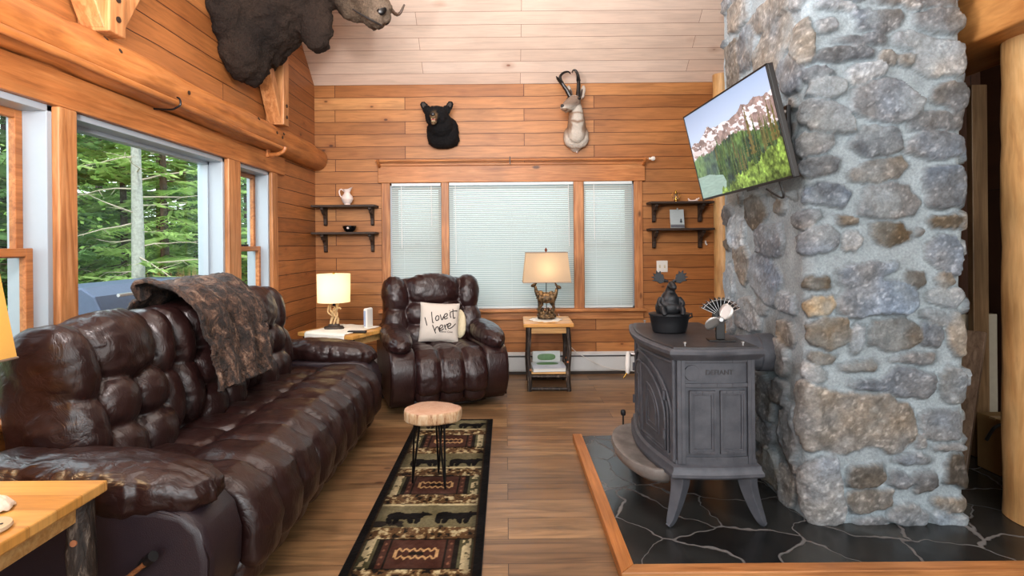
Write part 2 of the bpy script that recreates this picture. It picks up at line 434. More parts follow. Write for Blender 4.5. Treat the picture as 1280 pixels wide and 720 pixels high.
struct(MB().prism([(YE, 0), (YB+.1, 0), (YB+.1, Z0-.1), (YR, ZR), (YF, Z0), (YE, Z0)], 0, XR, XR+.12).build('wall_right', M_brown_dark, smooth=False))
# sloped ceiling: local x = along boards, y = up the slope
L = math.hypot(YB+.16-YR, (YB+.16-YR)*SL); al = math.atan(SL)
ca, sa_ = math.cos(al), math.sin(al); Ls = math.hypot(YB-YR, (YB-YR)*SL)+.02
o = MB().box((-XR-.1, -.2, 0), (2.1, Ls, .1)).build('ceiling', M_ceiling, smooth=False)
o.matrix_world = Matrix(((-1, 0, 0, 0), (0, -ca, sa_, YB), (0, sa_, ca, Z0), (0, 0, 0, 1))); struct(o)
o = MB().box((-2.1, 0, 0), (XR+.1, Ls, .1)).build('ceiling_front', M_ceiling, smooth=False)
o.matrix_world = Matrix(((1, 0, 0, 0), (0, ca, -sa_, YF), (0, sa_, ca, Z0), (0, 0, 0, 1))); struct(o)
struct(MB().box((-2.1, YE, Z0), (XR+.1, YF+.05, Z0+.1)).build('ceiling_low', M_ceiling, smooth=False))

# dark alcove wall right of the chimney
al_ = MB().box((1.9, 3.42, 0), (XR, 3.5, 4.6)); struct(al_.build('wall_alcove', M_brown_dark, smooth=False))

# ---- windows
def window(n, axis, a0, a1, z0, z1, double, inner):
    """axis 'L': in the left wall (runs along y); 'B': in the back wall (runs along x). inner = face of the wall"""
    w = bpy.data.objects.new('window_%d' % n, None); COL.objects.link(w); struct(w)
    def bx(m, a, b, za, zb, d0, d1):
        if axis == 'L': m.box((inner-d1, a, za), (inner-d0, b, zb))
        else: m.box((a, inner+d0, za), (b, inner+d1, zb))
        return m
    f = MB(); t = .028
    bx(f, a0, a0+t, z0, z1, .0, .17); bx(f, a1-t, a1, z0, z1, .0, .17); bx(f, a0, a1, z1-t, z1, .0, .17); bx(f, a0, a1, z0, z0+t, .0, .17)
    struct(f.build('window_frame', M_vinyl, w, smooth=False, bevel=.003))
    st = MB(); s = .035; zs = (z0+z1)/2
    if double:
        for (za, zb, d) in ((zs-.02, z1-t, .10), (z0+t, zs+.02, .06)):
            sa = MB()
            bx(sa, a0+t, a0+t+s, za, zb, d, d+.03); bx(sa, a1-t-s, a1-t, za, zb, d, d+.03); bx(sa, a0+t+s, a1-t-s, zb-s, zb, d, d+.03); bx(sa, a0+t+s, a1-t-s, za, za+s, d, d+.03)
            o = struct(sa.build('window_sash', M_pine_y if axis == 'L' else M_pine_x, w, smooth=False, bevel=.003))
            g = MB(); bx(g, a0+t+s-.004, a1-t-s+.004, za+s-.004, zb-s+.004, d+.013, d+.017)
            struct(g.build('window_pane', M_glass, o, smooth=False))
        k = MB(); bx(k, (a0+a1)/2-.03, (a0+a1)/2+.03, zs+.02, zs+.035, .06, .09)
        struct(k.build('window_lock', M_blackmetal, w, smooth=False))
    else:
        g = MB(); bx(g, a0+t-.004, a1-t+.004, z0+t-.004, z1-t+.004, .12, .125); struct(g.build('window_pane', M_glass, w, smooth=False))
        b = MB(); q = .02
        bx(b, a0+t, a0+t+q, z0+t, z1-t, .09, .14); bx(b, a1-t-q, a1-t, z0+t, z1-t, .09, .14); bx(b, a0+t, a1-t, z1-t-q, z1-t, .09, .14); bx(b, a0+t, a1-t, z0+t, z0+t+q, .09, .14)
        struct(b.build('window_bead', M_vinyl, w, smooth=False))
    return w
window(1, 'L', 1.80, 2.33, WZ0, WZ1, True, XL)
window(2, 'L', 2.43, 3.76, WZ0, WZ1, False, XL)
window(3, 'L', 3.93, 4.47, WZ0, WZ1, True, XL)
window(4, 'B', -1.16, -.62, BZ0, BZ1, True, YB)
window(5, 'B', -.58, .70, BZ0, BZ1, False, YB)
window(6, 'B', .76, 1.29, BZ0, BZ1, True, YB)
tn = [0]
def trim(a, b, mat, bev=.006, build=None):
    tn[0] += 1
    o = (build or MB().box(a, b)).build('trim_%d' % tn[0], mat, smooth=False, bevel=bev); return struct(o)
# left wall casings
trim((XL-.16, 2.33, WZ0), (XL+.03, 2.43, WZ1), M_pine)
trim((XL-.16, 3.76, WZ0), (XL+.03, 3.93, WZ1), M_pine)
trim((XL-.01, 4.47, WZ0-.03), (XL+.025, 4.58, WZ1), M_pine)
trim((XL-.01, .8, WZ1), (XL+.03, 4.72, WZ1+.15), M_pine_y)
trim((XL-.02, 1.7, WZ0-.03), (XL+.07, 4.6, WZ0+.0), M_pine_y)
trim((XL-.01, 1.7, WZ0-.12), (XL+.02, 4.6, WZ0-.03), M_pine_y)
# back wall casings
trim((-1.24, YB-.025, .56), (-1.155, YB+.01, 1.925), M_pine)
trim((-.64, YB-.03, BZ0), (-.565, YB+.14, 1.925), M_pine)
trim((.685, YB-.03, BZ0), (.785, YB+.14, 1.925), M_pine)
trim((1.29, YB-.025, .56), (1.375, YB+.01, 1.925), M_pine)
trim((-1.27, YB-.04, 1.92), (1.40, YB+.01, 2.09), M_pine_x)
trim((-1.27, YB-.055, 2.085), (1.40, YB+.01, 2.11), M_pine_x)
trim((-1.27, YB-.08, .62), (1.40, YB+.14, .65), M_pine_x)
trim((-1.24, YB-.03, .54), (1.375, YB+.01, .62), M_pine_x)

# wooden curtain rods
def rod(name, label, p0, p1, r, wall, hooks, mid):
    t = thing(name, label, 'curtain rod', (0, 0, 0))
    MB().tube([p0, p1], r, 14).build('pole', M_log_y if wall == 'L' else M_pine_x, t)
    for h in hooks:
        m = MB()
        if wall == 'L':
            y = h; z = p0[2]; m.prism([(y-.02, z-.07), (y+.02, z-.07), (y+.02, z+.02), (y-.02, z+.02)], 0, XL+.032, XL+.05)
            m.tube(polyline([(XL+.04, y, z-.05), (p0[0]-.03, y, z-.045), (p0[0]+.015, y, z-.02), (p0[0]+.025, y, z+.01)], 5), [.016]*16, 8)
        else:
            x = h; z = p0[2]; m.tube(polyline([(x, YB-.052, z-.05), (x, p0[1]+.03, z-.045), (x, p0[1]-.01, z-.02), (x, p0[1]-.024, z+.01)], 5), [.014]*16, 8)
        m.build('bracket', M_pine_y, t)
    m = MB()
    if wall == 'L':
        y = mid; z = p0[2]
        m.tube(polyline([(XL+.03, y, z-.03), (p0[0]-.03, y, z-.035), (p0[0], y, z-.026), (p0[0]+.024, y, z-.008), (p0[0]+.02, y, z+.02), (p0[0]+.005, y, z+.03)], 5), .005, 8)
    else:
        x = mid; z = p0[2]
        m.tube([(x, YB-.04, z-.022), (x, p0[1]-.02, z-.022)], .004, 8); m.box((x-.005, p0[1]-.022, z-.045), (x+.005, p0[1]-.016, z+.03))
    m.build('hook', M_blackmetal, t)
    return t
rod('curtain_rod', 'long pale wooden curtain rod under the log beam over the left windows', (-1.76, 1.0, 2.072), (-1.76, 4.42, 2.072), .017, 'L', [4.36, 1.15], 2.96)
t = rod('curtain_rod', 'thin reddish wooden curtain rod above the three windows with closed blinds', (-1.28, YB-.10, 2.13), (1.42, YB-.10, 2.13), .012, 'B', [-1.25, 1.38], .05)
MB().lathe([(.0, 0), (.012, .0), (.01, .02), (.022, .035), (.022, .055), (.0, .07)], 12, M=Matrix.Translation((1.42, YB-.10, 2.13)) @ Matrix.Rotation(PI/2, 4, 'Y')).build('finial', M_white, t)

# half log along the left wall + end
t = thing('log_beam', 'thick round peeled log beam running along the wall above the left windows', 'beam', (-1.885, 0, 2.165))
pts = [(0, y, .006*math.sin(y*3)) for y in np.linspace(.2, 5.535, 34)]
MB().tube(pts, [.112+.006*math.sin(i*.9)+.004*math.sin(i*2.3) for i in range(34)], 26, wob=.03).build('log', M_log_y, t)
M_bolt = plain('dark_bolt', lin(40, 24, 14), .5)
for y, z in ((2.5, .09), (2.56, .05), (3.1, .0), (4.02, .07), (4.3, .02), (4.40, .0), (4.44, .04)):
    a = math.asin(z/.13) if z < .13 else 0
    MB().lathe([(.0, .004), (.012, .004), (.012, 0)], 10, M=Matrix.Translation((math.cos(a)*.114, y, z*.9)) @ Matrix.Rotation(PI/2-a, 4, 'Y')).build('bolt', M_bolt, t)

M_peg = plain('dark_peg', lin(36, 20, 12), .5)
# timber posts with braces standing on the log
def post(y, label, braces):
    t = thing('timber_post', label, 'post', (XL, y, 2.27))
    zt = (ZR-abs(y-YR)*SL) - 2.27 - .12
    MB().box((.005, -.055, -.0), (.15, .055, zt)).build('upright', M_pine, t, smooth=False, bevel=.006)
    for s in braces:
        M = Matrix.Translation((.02, s*.06, .10)) @ Matrix.Rotation(-s*math.radians(30), 4, 'X')
        MB().box((.0, -.04, -.08), (.11, .04, 1.0), M).build('brace', M_pine, t, smooth=False, bevel=.006)
    for z in (.07, .16, .75):
        MB().lathe([(.0, .006), (.014, .006), (.014, 0)], 10, M=Matrix.Translation((.15, 0, z)) @ Matrix.Rotation(PI/2, 4, 'Y')).build('bolt', M_peg, t)
post(4.46, 'pine timber post with a brace standing on the log beam beneath the moose', (-1,))
post(2.52, 'pine timber post with two braces standing on the log beam above the large left window', (-1, 1))

# vertical trim log at the back wall beside the chimney
t = MB().tube([(0, 0, z) for z in np.linspace(.0, 2.95, 20)], .085, 18, wob=.06).build('log_post', M_log_z, loc=(2.145, YB-.10, 0))
tag(t, 'slender pale log post at the back wall half hidden by the chimney', 'post')
t = MB().tube([(0, 0, z) for z in np.linspace(.0, 2.17, 24)], [.168-.0004*i for i in range(24)], 30, wob=.05).build('log_post', M_log_z, loc=(2.425, 2.46, .04))
tag(t, 'thick pale peeled log post standing right of the stone chimney', 'post')
m = MB().box((2.14, 1.2, 2.2), (2.56, 3.42, 2.56)); t = m.build('timber_beam', M_log_beam, smooth=False, bevel=.012, segs=3); tag(t, 'heavy pale timber beam resting on the thick log post', 'beam')
m = MB().box((-.05, -.08, 0), (.05, .08, .95), Matrix.Translation((2.50, 3.3, 1.45)) @ Matrix.Rotation(math.radians(-42), 4, 'Y')); t = m.build('knee_brace', M_brown_dark, smooth=False); tag(t, 'dark diagonal knee brace in the alcove behind the chimney', 'brace')
# vertical board, planks and things in the alcove
t = MB().box((2.71, 3.2, .04), (2.80, 3.24, 2.2)).build('upright_board', solidwood('grey_brown_board', [(110, 84, 56), (136, 108, 76), (150, 122, 90)], 2), smooth=False, bevel=.004); tag(t, 'tall upright board standing in the alcove beside the log post', 'board')
def lean(name, label, p, q, w, th, mat):
    p = Vector(p); q = Vector(q); M = Matrix.Translation(p) @ (q-p).to_track_quat('Z', 'Y').to_matrix().to_4x4()
    t = MB().box((-w/2, -th/2, 0), (w/2, th/2, (q-p).length), M).build(name, mat, smooth=False, bevel=.003); tag(t, label, 'board'); return t
lean('leaning_plank', 'weathered grey plank leaning in the alcove right of the chimney', (2.40, 2.95, .05), (2.66, 3.12, .78), .085, .03, solidwood('grey_plank', [(120, 96, 78), (160, 134, 112), (186, 160, 136)], 2))
t = MB().box((2.60, 3.26, .045), (2.90, 3.30, .86)).build('foam_board', plain('grey_board', lin(168, 160, 142), .7), smooth=False, bevel=.003); tag(t, 'pale grey panel standing behind the leaning plank in the alcove', 'panel')
m = MB().box((-.10, -.10, 0), (.12, .10, .30)); t = thing('storage_box', 'tan cardboard box on the hearth behind the thick log post', 'box', (2.72, 2.98, .04))
m.build('carton', plain('cardboard', lin(150, 122, 78), .8), t, smooth=False, bevel=.004); MB().box((-.102, -.02, .29), (.122, .02, .302)).build('tape', plain('packing_tape', lin(180, 156, 110), .4), t, smooth=False)
m = MB().tube(polyline([(2.48, 2.86, .26), (2.53, 2.86, .33), (2.60, 2.865, .33), (2.64, 2.87, .22), (2.60, 2.865, .12), (2.56, 2.86, .05)], 6), .008, 8)
t = m.build('cable', M_blackplastic); tag(t, 'thick black cable looped beside the tan box', 'cable')
t = MB().box((2.02, 3.36, .86), (2.9, 3.42, .93)).build('alcove_rail', M_brown_dark, smooth=False, bevel=.004); tag(t, 'dark horizontal rail across the alcove wall', 'rail')

# baseboard heater
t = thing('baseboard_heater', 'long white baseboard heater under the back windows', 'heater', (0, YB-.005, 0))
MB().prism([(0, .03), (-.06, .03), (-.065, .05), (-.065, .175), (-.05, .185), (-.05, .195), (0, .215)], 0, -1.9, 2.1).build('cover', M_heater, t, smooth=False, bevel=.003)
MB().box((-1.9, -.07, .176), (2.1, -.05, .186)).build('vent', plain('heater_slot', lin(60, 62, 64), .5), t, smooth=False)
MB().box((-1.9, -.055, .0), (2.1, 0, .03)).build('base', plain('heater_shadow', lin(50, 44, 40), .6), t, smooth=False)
for x in (-.1, 1.2):
    MB().box((x-.004, -.067, .04), (x+.004, -.064, .172)).build('seam', plain('heater_seam', lin(150, 156, 160), .5), t, smooth=False)

_m = Mat('blind_slat'); _d = _m.n('ShaderNodeBsdfDiffuse', {0: lin(216, 222, 218)}); _t = _m.n('ShaderNodeBsdfTranslucent', {0: lin(204, 214, 214)})
_x = _m.n('ShaderNodeMixShader', {0: .35, 1: _d.outputs[0], 2: _t.outputs[0]}); _m.nt.links.new(_x.outputs[0], _m.out.inputs[0]); M_blind = _m.m
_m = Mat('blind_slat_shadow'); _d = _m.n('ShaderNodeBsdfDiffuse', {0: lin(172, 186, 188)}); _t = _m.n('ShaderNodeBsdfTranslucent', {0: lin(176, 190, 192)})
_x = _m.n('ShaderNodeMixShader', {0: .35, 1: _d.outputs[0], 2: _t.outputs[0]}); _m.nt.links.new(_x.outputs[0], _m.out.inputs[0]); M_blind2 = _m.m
M_blindrail = plain('blind_rail', lin(216, 226, 230), .5, var=.02, bump=0); M_blindwand = plain('blind_wand', lin(236, 240, 240), .3, var=.02, bump=0)
# blinds
def blind(label, x0, x1, z1, z0, wands):
    t = thing('window_blind', label, 'blind', ((x0+x1)/2, YB-.012, z0)); w = (x1-x0)/2; H = z1-z0
    MB().box((-w, -.02, H-.028), (w, .012, H)).build('headrail', M_blindrail, t, smooth=False, bevel=.002)
    m = MB(); n = int((H-.045)/.0205)
    for i in range(n):
        z = .018+i*(H-.05)/n; p_ = (H-.05)/n
        m.add([(-w, -.0095, z), (w, -.0095, z), (w, -.004, z+p_*.52), (-w, -.004, z+p_*.52), (w, .006, z+p_*.98), (-w, .006, z+p_*.98)], [[0, 1, 2, 3], [3, 2, 4, 5]])
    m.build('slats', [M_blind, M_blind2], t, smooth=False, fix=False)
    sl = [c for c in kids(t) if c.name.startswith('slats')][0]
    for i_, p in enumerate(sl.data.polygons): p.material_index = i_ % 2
    MB().box((-w, -.014, 0), (w, .006, .014)).build('bottom_rail', M_blindrail, t, smooth=False, bevel=.002)
    m = MB()
    for f in ([-.72, .0, .72] if w > .4 else [-.5, .5]):
        m.tube([(f*w, -.011, .01), (f*w, -.011, H-.02)], .0012, 5)
    m.build('ladder_cord', M_blindrail, t)
    for f, l in wands:
        MB().tube([(f*w, -.025, H-.03), (f*w+.004, -.03, H-.03-l)], .0038, 8).build('wand', M_blindwand, t)
    return t
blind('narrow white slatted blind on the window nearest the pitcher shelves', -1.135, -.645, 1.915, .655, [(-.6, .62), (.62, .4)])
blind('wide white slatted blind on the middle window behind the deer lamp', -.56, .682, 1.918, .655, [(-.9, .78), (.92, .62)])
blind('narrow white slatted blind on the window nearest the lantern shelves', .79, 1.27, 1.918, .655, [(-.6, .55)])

# ================================================================== HEARTH
t = thing('hearth_pad', 'dark slate hearth with pale joints and a wooden border under the stove', 'hearth', (0, 0, 0))
m = Mat('slate_slabs'); co = m.coords(); wv = m.noise(co, 2.6, 2); wv2 = m.n('ShaderNodeTexNoise', {'Vector': co, 'Scale': 4.0, 'Detail': 3.0})
sep = m.n('ShaderNodeVectorMath', {0: m.scale(co, (1.0, 1.25, 1)), 1: m.scale(wv2.outputs[1], (.28, .28, .0))}, operation='ADD')
vo = m.n('ShaderNodeTexVoronoi', {'Vector': sep.outputs[0], 'Scale': 2.7}, feature='DISTANCE_TO_EDGE', voronoi_dimensions='2D')
vc = m.n('ShaderNodeTexVoronoi', {'Vector': sep.outputs[0], 'Scale': 2.7}, voronoi_dimensions='2D')
wid = m.n('ShaderNodeMapRange', {0: m.noise(co, 3.3, 2), 1: .4, 2: .7, 3: .006, 4: .030}).outputs[0]
mo = m.n('ShaderNodeMapRange', {0: m.math('DIVIDE', vo.outputs[0], wid), 1: .6, 2: 1.1, 3: 1.0, 4: 0.0}).outputs[0]
cr = m.n('ShaderNodeSeparateColor', {0: vc.outputs['Color']}).outputs[0]
nn = m.noise(co, 5, 5, .6, 1.0)
c = m.ramp(cr, [(0, lin(26, 27, 28)), (.5, lin(38, 40, 40)), (1, lin(64, 66, 64))])
c = m.mix(1.0, c, m.ramp(nn, [(.35, (.7, .7, .7, 1)), (.7, (1.35, 1.35, 1.35, 1))]), 'MULTIPLY')
c = m.mix(mo, c, m.mix(nn, lin(60, 60, 62), lin(132, 132, 132)))
m.base(c); m.set(m.b, 'Roughness', m.math('ADD', .25, m.math('MULTIPLY', mo, .4))); m.bump(m.math('SUBTRACT', m.math('MULTIPLY', nn, .5), m.math('MULTIPLY', mo, .8)), .4, .01)
MB().box((.49, 2.16, 0), (2.9, 3.62, .038)).build('slate', m.m, t, smooth=False)
M_oak_y = solidwood('hearth_edge_wood_y', [(168, 100, 46), (190, 122, 62), (204, 138, 78)], 1, ring=20, knots=0)
MB().prism([(.43, 2.10), (.49, 2.16), (.49, 3.64), (.43, 3.64)], 2, 0, .045).build('border', M_oak_y, t, smooth=False, bevel=.004)
MB().prism([(.43, 2.10), (2.9, 2.10), (2.9, 2.16), (.49, 2.16)], 2, 0, .045).build('border', M_oak, t, smooth=False, bevel=.004)

# ================================================================== CHIMNEY
CX0, CX1, CY0, CY1 = 1.345, 2.055, 2.465, 3.38
def c1(x, y): return 900+x/2.18, y/2.18
def c2(x, y): return 900+x/2.118, 330+y/2.118
S = []  # stones on the front face: s (perimeter), z, hw, hh, ang, k, col
LF = CY1-CY0; FR = CX1-CX0
G = (96, 102, 108); LG = (128, 136, 142); B = (94, 110, 128); W = (92, 86, 76); T = (116, 112, 104); LB = (124, 138, 148); DW = (70, 66, 60); BR = (86, 74, 56)
def st(conv, x, y, w, h, col, ang=0, k=3.2):
    sc = 2.18 if conv is c1 else 2.118
    p = P(*conv(x, y), CY0); q = CY0/FPX/sc
    S.append((LF+p.x-CX0, p.z, w*q*1.0, h*q*1.0, math.radians(-ang), k, col))
for a in [(480, 2, 60, 14, G), (590, 8, 60, 18, G), (435, 65, 60, 30, G, -8), (385, 38, 20, 15, G), (590, 62, 72, 32, G), (510, 115, 35, 20, LG), (597, 160, 78, 50, LG, 5), (388, 112, 75, 15, G),
          (335, 148, 95, 18, G), (458, 163, 28, 23, T), (398, 198, 55, 25, LG), (255, 196, 52, 17, G), (280, 240, 64, 27, LG), (460, 278, 102, 50, G, 4, 2.3), (625, 265, 48, 37, G), (286, 318, 84, 46, G, 5), (595, 333, 86, 27, G, -6),
          (415, 390, 76, 46, G, -4), (582, 400, 84, 34, G), (250, 395, 56, 30, G), (260, 455, 66, 25, G), (435, 470, 82, 31, T, -10), (612, 515, 54, 64, B, 0, 4), (290, 530, 72, 32, B, 3), (460, 548, 82, 42, G),
          (345, 598, 35, 15, W), (467, 635, 57, 33, BR, 2, 4), (614, 608, 54, 17, BR, -2), (222, 594, 52, 24, G), (255, 655, 68, 37, B, -2, 4), (358, 660, 28, 28, LG), (612, 692, 50, 48, B, 0, 4),
          (540, 640, 8, 6, G), (520, 20, 18, 14, G), (320, 20, 60, 14, LG), (215, 110, 42, 60, T)]: st(c1, *a)
for a in [(390, 24, 82, 30, B, -6, 2.6), (512, 42, 32, 20, W, 22), (253, 48, 38, 16, BR, -6), (255, 108, 50, 24, (150, 128, 92), -8), (415, 95, 110, 46, B, 2, 2.5), (605, 92, 53, 27, LG, -4), (282, 178, 56, 46, W, -8), (355, 195, 19, 40, LG, 20),
          (455, 188, 70, 38, W, -4, 2.6), (556, 195, 34, 28, B), (632, 190, 28, 60, T, 0, 4), (572, 148, 40, 15, LG, 6), (262, 247, 42, 15, W), (362, 267, 54, 13, T, -3), (508, 250, 60, 13, G), (245, 286, 40, 22, LG),
          (622, 318, 40, 44, LB, 0, 4), (492, 315, 72, 40, B, -4, 2.6), (400, 316, 60, 15, B, 6, 2.2), (340, 420, 130, 82, T, 6, 4), (250, 400, 60, 90, T, 0, 3.5), (450, 435, 66, 62, T, 0, 4), (592, 420, 64, 40, LG, 0, 3.6), (266, 600, 64, 92, LG, 0, 3.6),
          (380, 555, 46, 30, W, -5), (500, 518, 52, 15, LG, -4), (470, 572, 34, 20, G, 12), (535, 578, 28, 28, G), (628, 545, 40, 44, DW, 0, 4), (395, 622, 62, 33, T, -8), (612, 632, 50, 20, T), (400, 686, 50, 13, G), (495, 668, 48, 28, LG, 5),
          (612, 678, 55, 18, LB), (528, 468, 14, 20, LG), (608, 480, 50, 10, LG)]: st(c2, *a)
# left face, read off the photo (px, py, half w, half h)
def stl(px, py, hw, hh, col, ang=0, k=3.0):
    u = px-632-TH*(py-305); Y = CX0*FPX/u; p = P(px, py, Y); q = Y/FPX
    S.append((CY1-p.y, p.z, hw*q*Y/CX0, hh*q, math.radians(-ang), k, col))
for a in [(946, 267, 16, 20, W), (978, 258, 6, 10, W), (963, 302, 18, 20, B), (923, 290, 9, 22, LB), (930, 330, 9, 26, T), (955, 345, 20, 26, B, 20), (935, 392, 15, 20, LG), (984, 380, 12, 12, LG), (912, 360, 6, 30, LB), (913, 400, 6, 16, LG),
          (985, 420, 11, 16, T), (978, 448, 10, 20, LG), (956, 495, 13, 30, G), (958, 540, 12, 16, G), (990, 540, 12, 36, LG), (965, 585, 16, 22, T), (985, 610, 10, 26, LG), (957, 565, 7, 10, G), (978, 490, 8, 18, G), (935, 60, 12, 28, G),
          (960, 20, 30, 16, T), (925, 18, 14, 18, T), (918, 80, 11, 30, T, 0, 3), (968, 60, 26, 36, T, -20, 3), (990, 90, 14, 24, G), (912, 270, 6, 12, G)]: stl(*a)
# upper part and hidden faces: coursed random stones
PERI = LF*2+FR
def clash(s, z, hw, hh):
    return any(abs(s-a[0]) < (hw+a[2])*.80 and abs(z-a[1]) < (hh+a[3])*.80 for a in S)
rr = random.Random(3); z = .04
while z < 5.6:
    h = rr.uniform(.10, .21); s = -.02
    while s < PERI:
        w = rr.uniform(.13, .32); zz = z+h/2+rr.uniform(-.02, .02)
        if not clash(s+w/2, zz, w/2-.012, h/2-.012):
            S.append((s+w/2, zz, w/2-.012, h/2-.012, rr.uniform(-.12, .12), rr.uniform(2.6, 4), rr.choice([G, LG, B, T, W, G, LG, G])))
        s += w
    z += h
for i in range(260):   # chinking stones
    s = rr.uniform(0, PERI); zz = rr.uniform(.05, 3); w = rr.uniform(.02, .05); h = rr.uniform(.015, .04)
    if not any(abs(s-a[0]) < (w+a[2])*.95 and abs(zz-a[1]) < (h+a[3])*.95 for a in S):
        S.append((s, zz, w, h, rr.uniform(-.4, .4), 2.5, rr.choice([G, LG, T])))
ss = np.arange(0, PERI+.009, .0085); zs = np.concatenate([np.arange(.03, 3.0, .0085), np.arange(3.0, 5.7, .05)])
SS, ZZ = np.meshgrid(ss, zs); sf = SS.ravel(); zf = ZZ.ravel()
ws = sf+.030*fbm(sf*7, zf*7, 1, 4)+.007*fbm(sf*42, zf*42, 5, 3); wz = zf+.030*fbm(sf*7+50, zf*7, 2, 4)+.007*fbm(sf*42, zf*42, 6, 3)
best = np.full(len(sf), -9.0); bid = np.zeros(len(sf), int)
pr_ = random.Random(21)
for i, (s, z, hw, hh, a, k, col) in enumerate(S):
    hw += .007; hh += .007; k = k+1.6
    fac_ = [((j+pr_.uniform(.15, .85))*2*PI/7, pr_.uniform(.84, 1.22)) for j in range(7)]
    near = np.where((np.abs(ws-s) < hw+hh*.5+.04) & (np.abs(wz-z) < hh+hw*.5+.04))[0]
    dx = ws[near]-s; dz = wz[near]-z; ca, sa = math.cos(a), math.sin(a)
    x = (dx*ca+dz*sa)/hw; y = (-dx*sa+dz*ca)/hh
    r = (np.abs(x)**k+np.abs(y)**k)**(1/k)
    for t_, c_ in fac_: r = np.maximum(r, (x*math.cos(t_)+y*math.sin(t_))/c_)
    d = (1-r)*min(hw, hh)
    up = d > best[near]; idx = near[up]; best[idx] = d[up]; bid[idx] = i
h = np.clip((best+.001)/.010, 0, 1); h = h*h*(3-2*h)
amp = np.array([rr.uniform(.010, .026) for _ in S])[bid]
fac = fbm(sf*13+bid*3.1, zf*13, 9, 5); fac2 = 1-np.abs(fbm(sf*9+bid*1.7, zf*11, 19, 4))*2
tiltx = np.array([rr.uniform(-1, 1) for _ in S])[bid]; tiltz = np.array([rr.uniform(-1, 1) for _ in S])[bid]
cs_ = np.array([a[0] for a in S])[bid]; cz_ = np.array([a[1] for a in S])[bid]
disp = h*(amp+fac*.010+fac2*.006+tiltx*(sf-cs_)*.07+tiltz*(zf-cz_)*.09)+(1-h)*(fbm(sf*6, zf*6, 11, 5)*.010-.002)
base = np.array([a[6] for a in S], float)[bid]
lnf = lambda c: ((c/255+.055)/1.055)**2.4
g_ = base.mean(1, keepdims=True); base = base*.62+g_*.38-4
cn = 1+.26*fbm(sf*22, zf*22, 21, 5)[:, None]+.22*fbm(sf*75, zf*75, 23, 3)[:, None]
sp_ = np.clip((fbm(sf*60, zf*80, 41, 3)-.22)*3, 0, 1)[:, None]
tint = np.array([[rr.uniform(.86, 1.12)]*3 for _ in S])[bid]
warm = fbm(sf*6, zf*6, 31, 3)[:, None]*np.array([[12, 2, -10]])
stone = np.clip((base*1.04+1+warm)*cn*tint+sp_*46, 5, 250)
veil = np.clip(fbm(sf*5, zf*5, 51, 4)*1.6-.15, 0, .55)[:, None]      # mortar smeared over the stones
mort = np.array([[146, 160, 168.]])*(1+.12*fbm(sf*14, zf*14, 25, 5)[:, None])
stone = stone*(1-veil)+mort*veil*.92
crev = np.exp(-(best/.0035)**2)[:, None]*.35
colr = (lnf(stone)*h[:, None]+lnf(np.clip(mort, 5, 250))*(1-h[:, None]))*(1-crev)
# position + normal around the rounded rectangle
def peri(s):
    r = .05
    x = np.where(s < LF, CX0, np.where(s < LF+FR, CX0+s-LF, CX1)); y = np.where(s < LF, CY1-s, np.where(s < LF+FR, CY0, CY0+s-LF-FR))
    nx = np.where(s < LF, -1.0, np.where(s < LF+FR, 0, 1.0)); ny = np.where((s >= LF) & (s < LF+FR), -1.0, 0.0)
    for c, (ax, ay), (bx, by) in ((LF, (-1, 0), (0, -1)), (LF+FR, (0, -1), (1, 0))):
        t = np.clip((s-c)/r*.5+.5, 0, 1); m = np.abs(s-c) < r; a = t*PI/2
        n1 = np.cos(a)*ax+np.sin(a)*bx; n2 = np.cos(a)*ay+np.sin(a)*by
        nx = np.where(m, n1, nx); ny = np.where(m, n2, ny)
        ccx = (CX0+r if c == LF else CX1-r); x = np.where(m, ccx+n1*r, x); y = np.where(m, CY0+r+n2*r, y)
    return x, y, nx, ny
x, y, nx, ny = peri(sf)
V = np.stack([x+nx*disp, y+ny*disp, zf], 1)
M_stone = vcol('fieldstone_masonry', rough=.75, bump_scale=90, bump=.6, spec=.35, dist=.006, speck=.22)
t = thing('stone_chimney', 'tall grey fieldstone chimney with pale mortar behind the stove', 'chimney', (0, 0, 0))
gridmesh('masonry', V, colr, len(ss), len(zs), M_stone, t)
MB().box((CX0+.02, CY0+.02, .03), (CX1-.02, CY1, 5.7)).build('core', plain('mortar', lin(150, 160, 166), .9), t, smooth=False)

# ================================================================== OUTSIDE
M_grass = Mat('forest_floor'); _n = M_grass.noise(M_grass.coords(), 3, 6, .7); M_grass.base(M_grass.ramp(_n, [(.3, lin(46, 62, 30)), (.5, lin(84, 100, 52)), (.7, lin(130, 116, 78))])); M_grass.pr(Roughness=.95); M_grass.bump(_n, .8, .05)
g = MB(); n = 30
for i in range(n+1):
    for j in range(n+1):
        X = -2.5-45*(i/n); Y = -6+60*j/n; g.v.append(Vector((X, Y, -1.2+max(0, -X-7)*.13+.3*noise.noise(Vector((X*.3, Y*.3, 0))))))
g.f = [[i*(n+1)+j, i*(n+1)+j+1, (i+1)*(n+1)+j+1, (i+1)*(n+1)+j] for i in range(n) for j in range(n)]
struct(g.build('ground', M_grass.m))
struct(MB().box((-4.6, -1, -.35), (-2.1, 7.5, -.25)).build('deck_floor', boards('deck_boards', 0, 1, 3, .14, [(120, 104, 88), (140, 124, 106)], (50, 42, 34), rough=.7, wav=0, knots=.2), smooth=False))
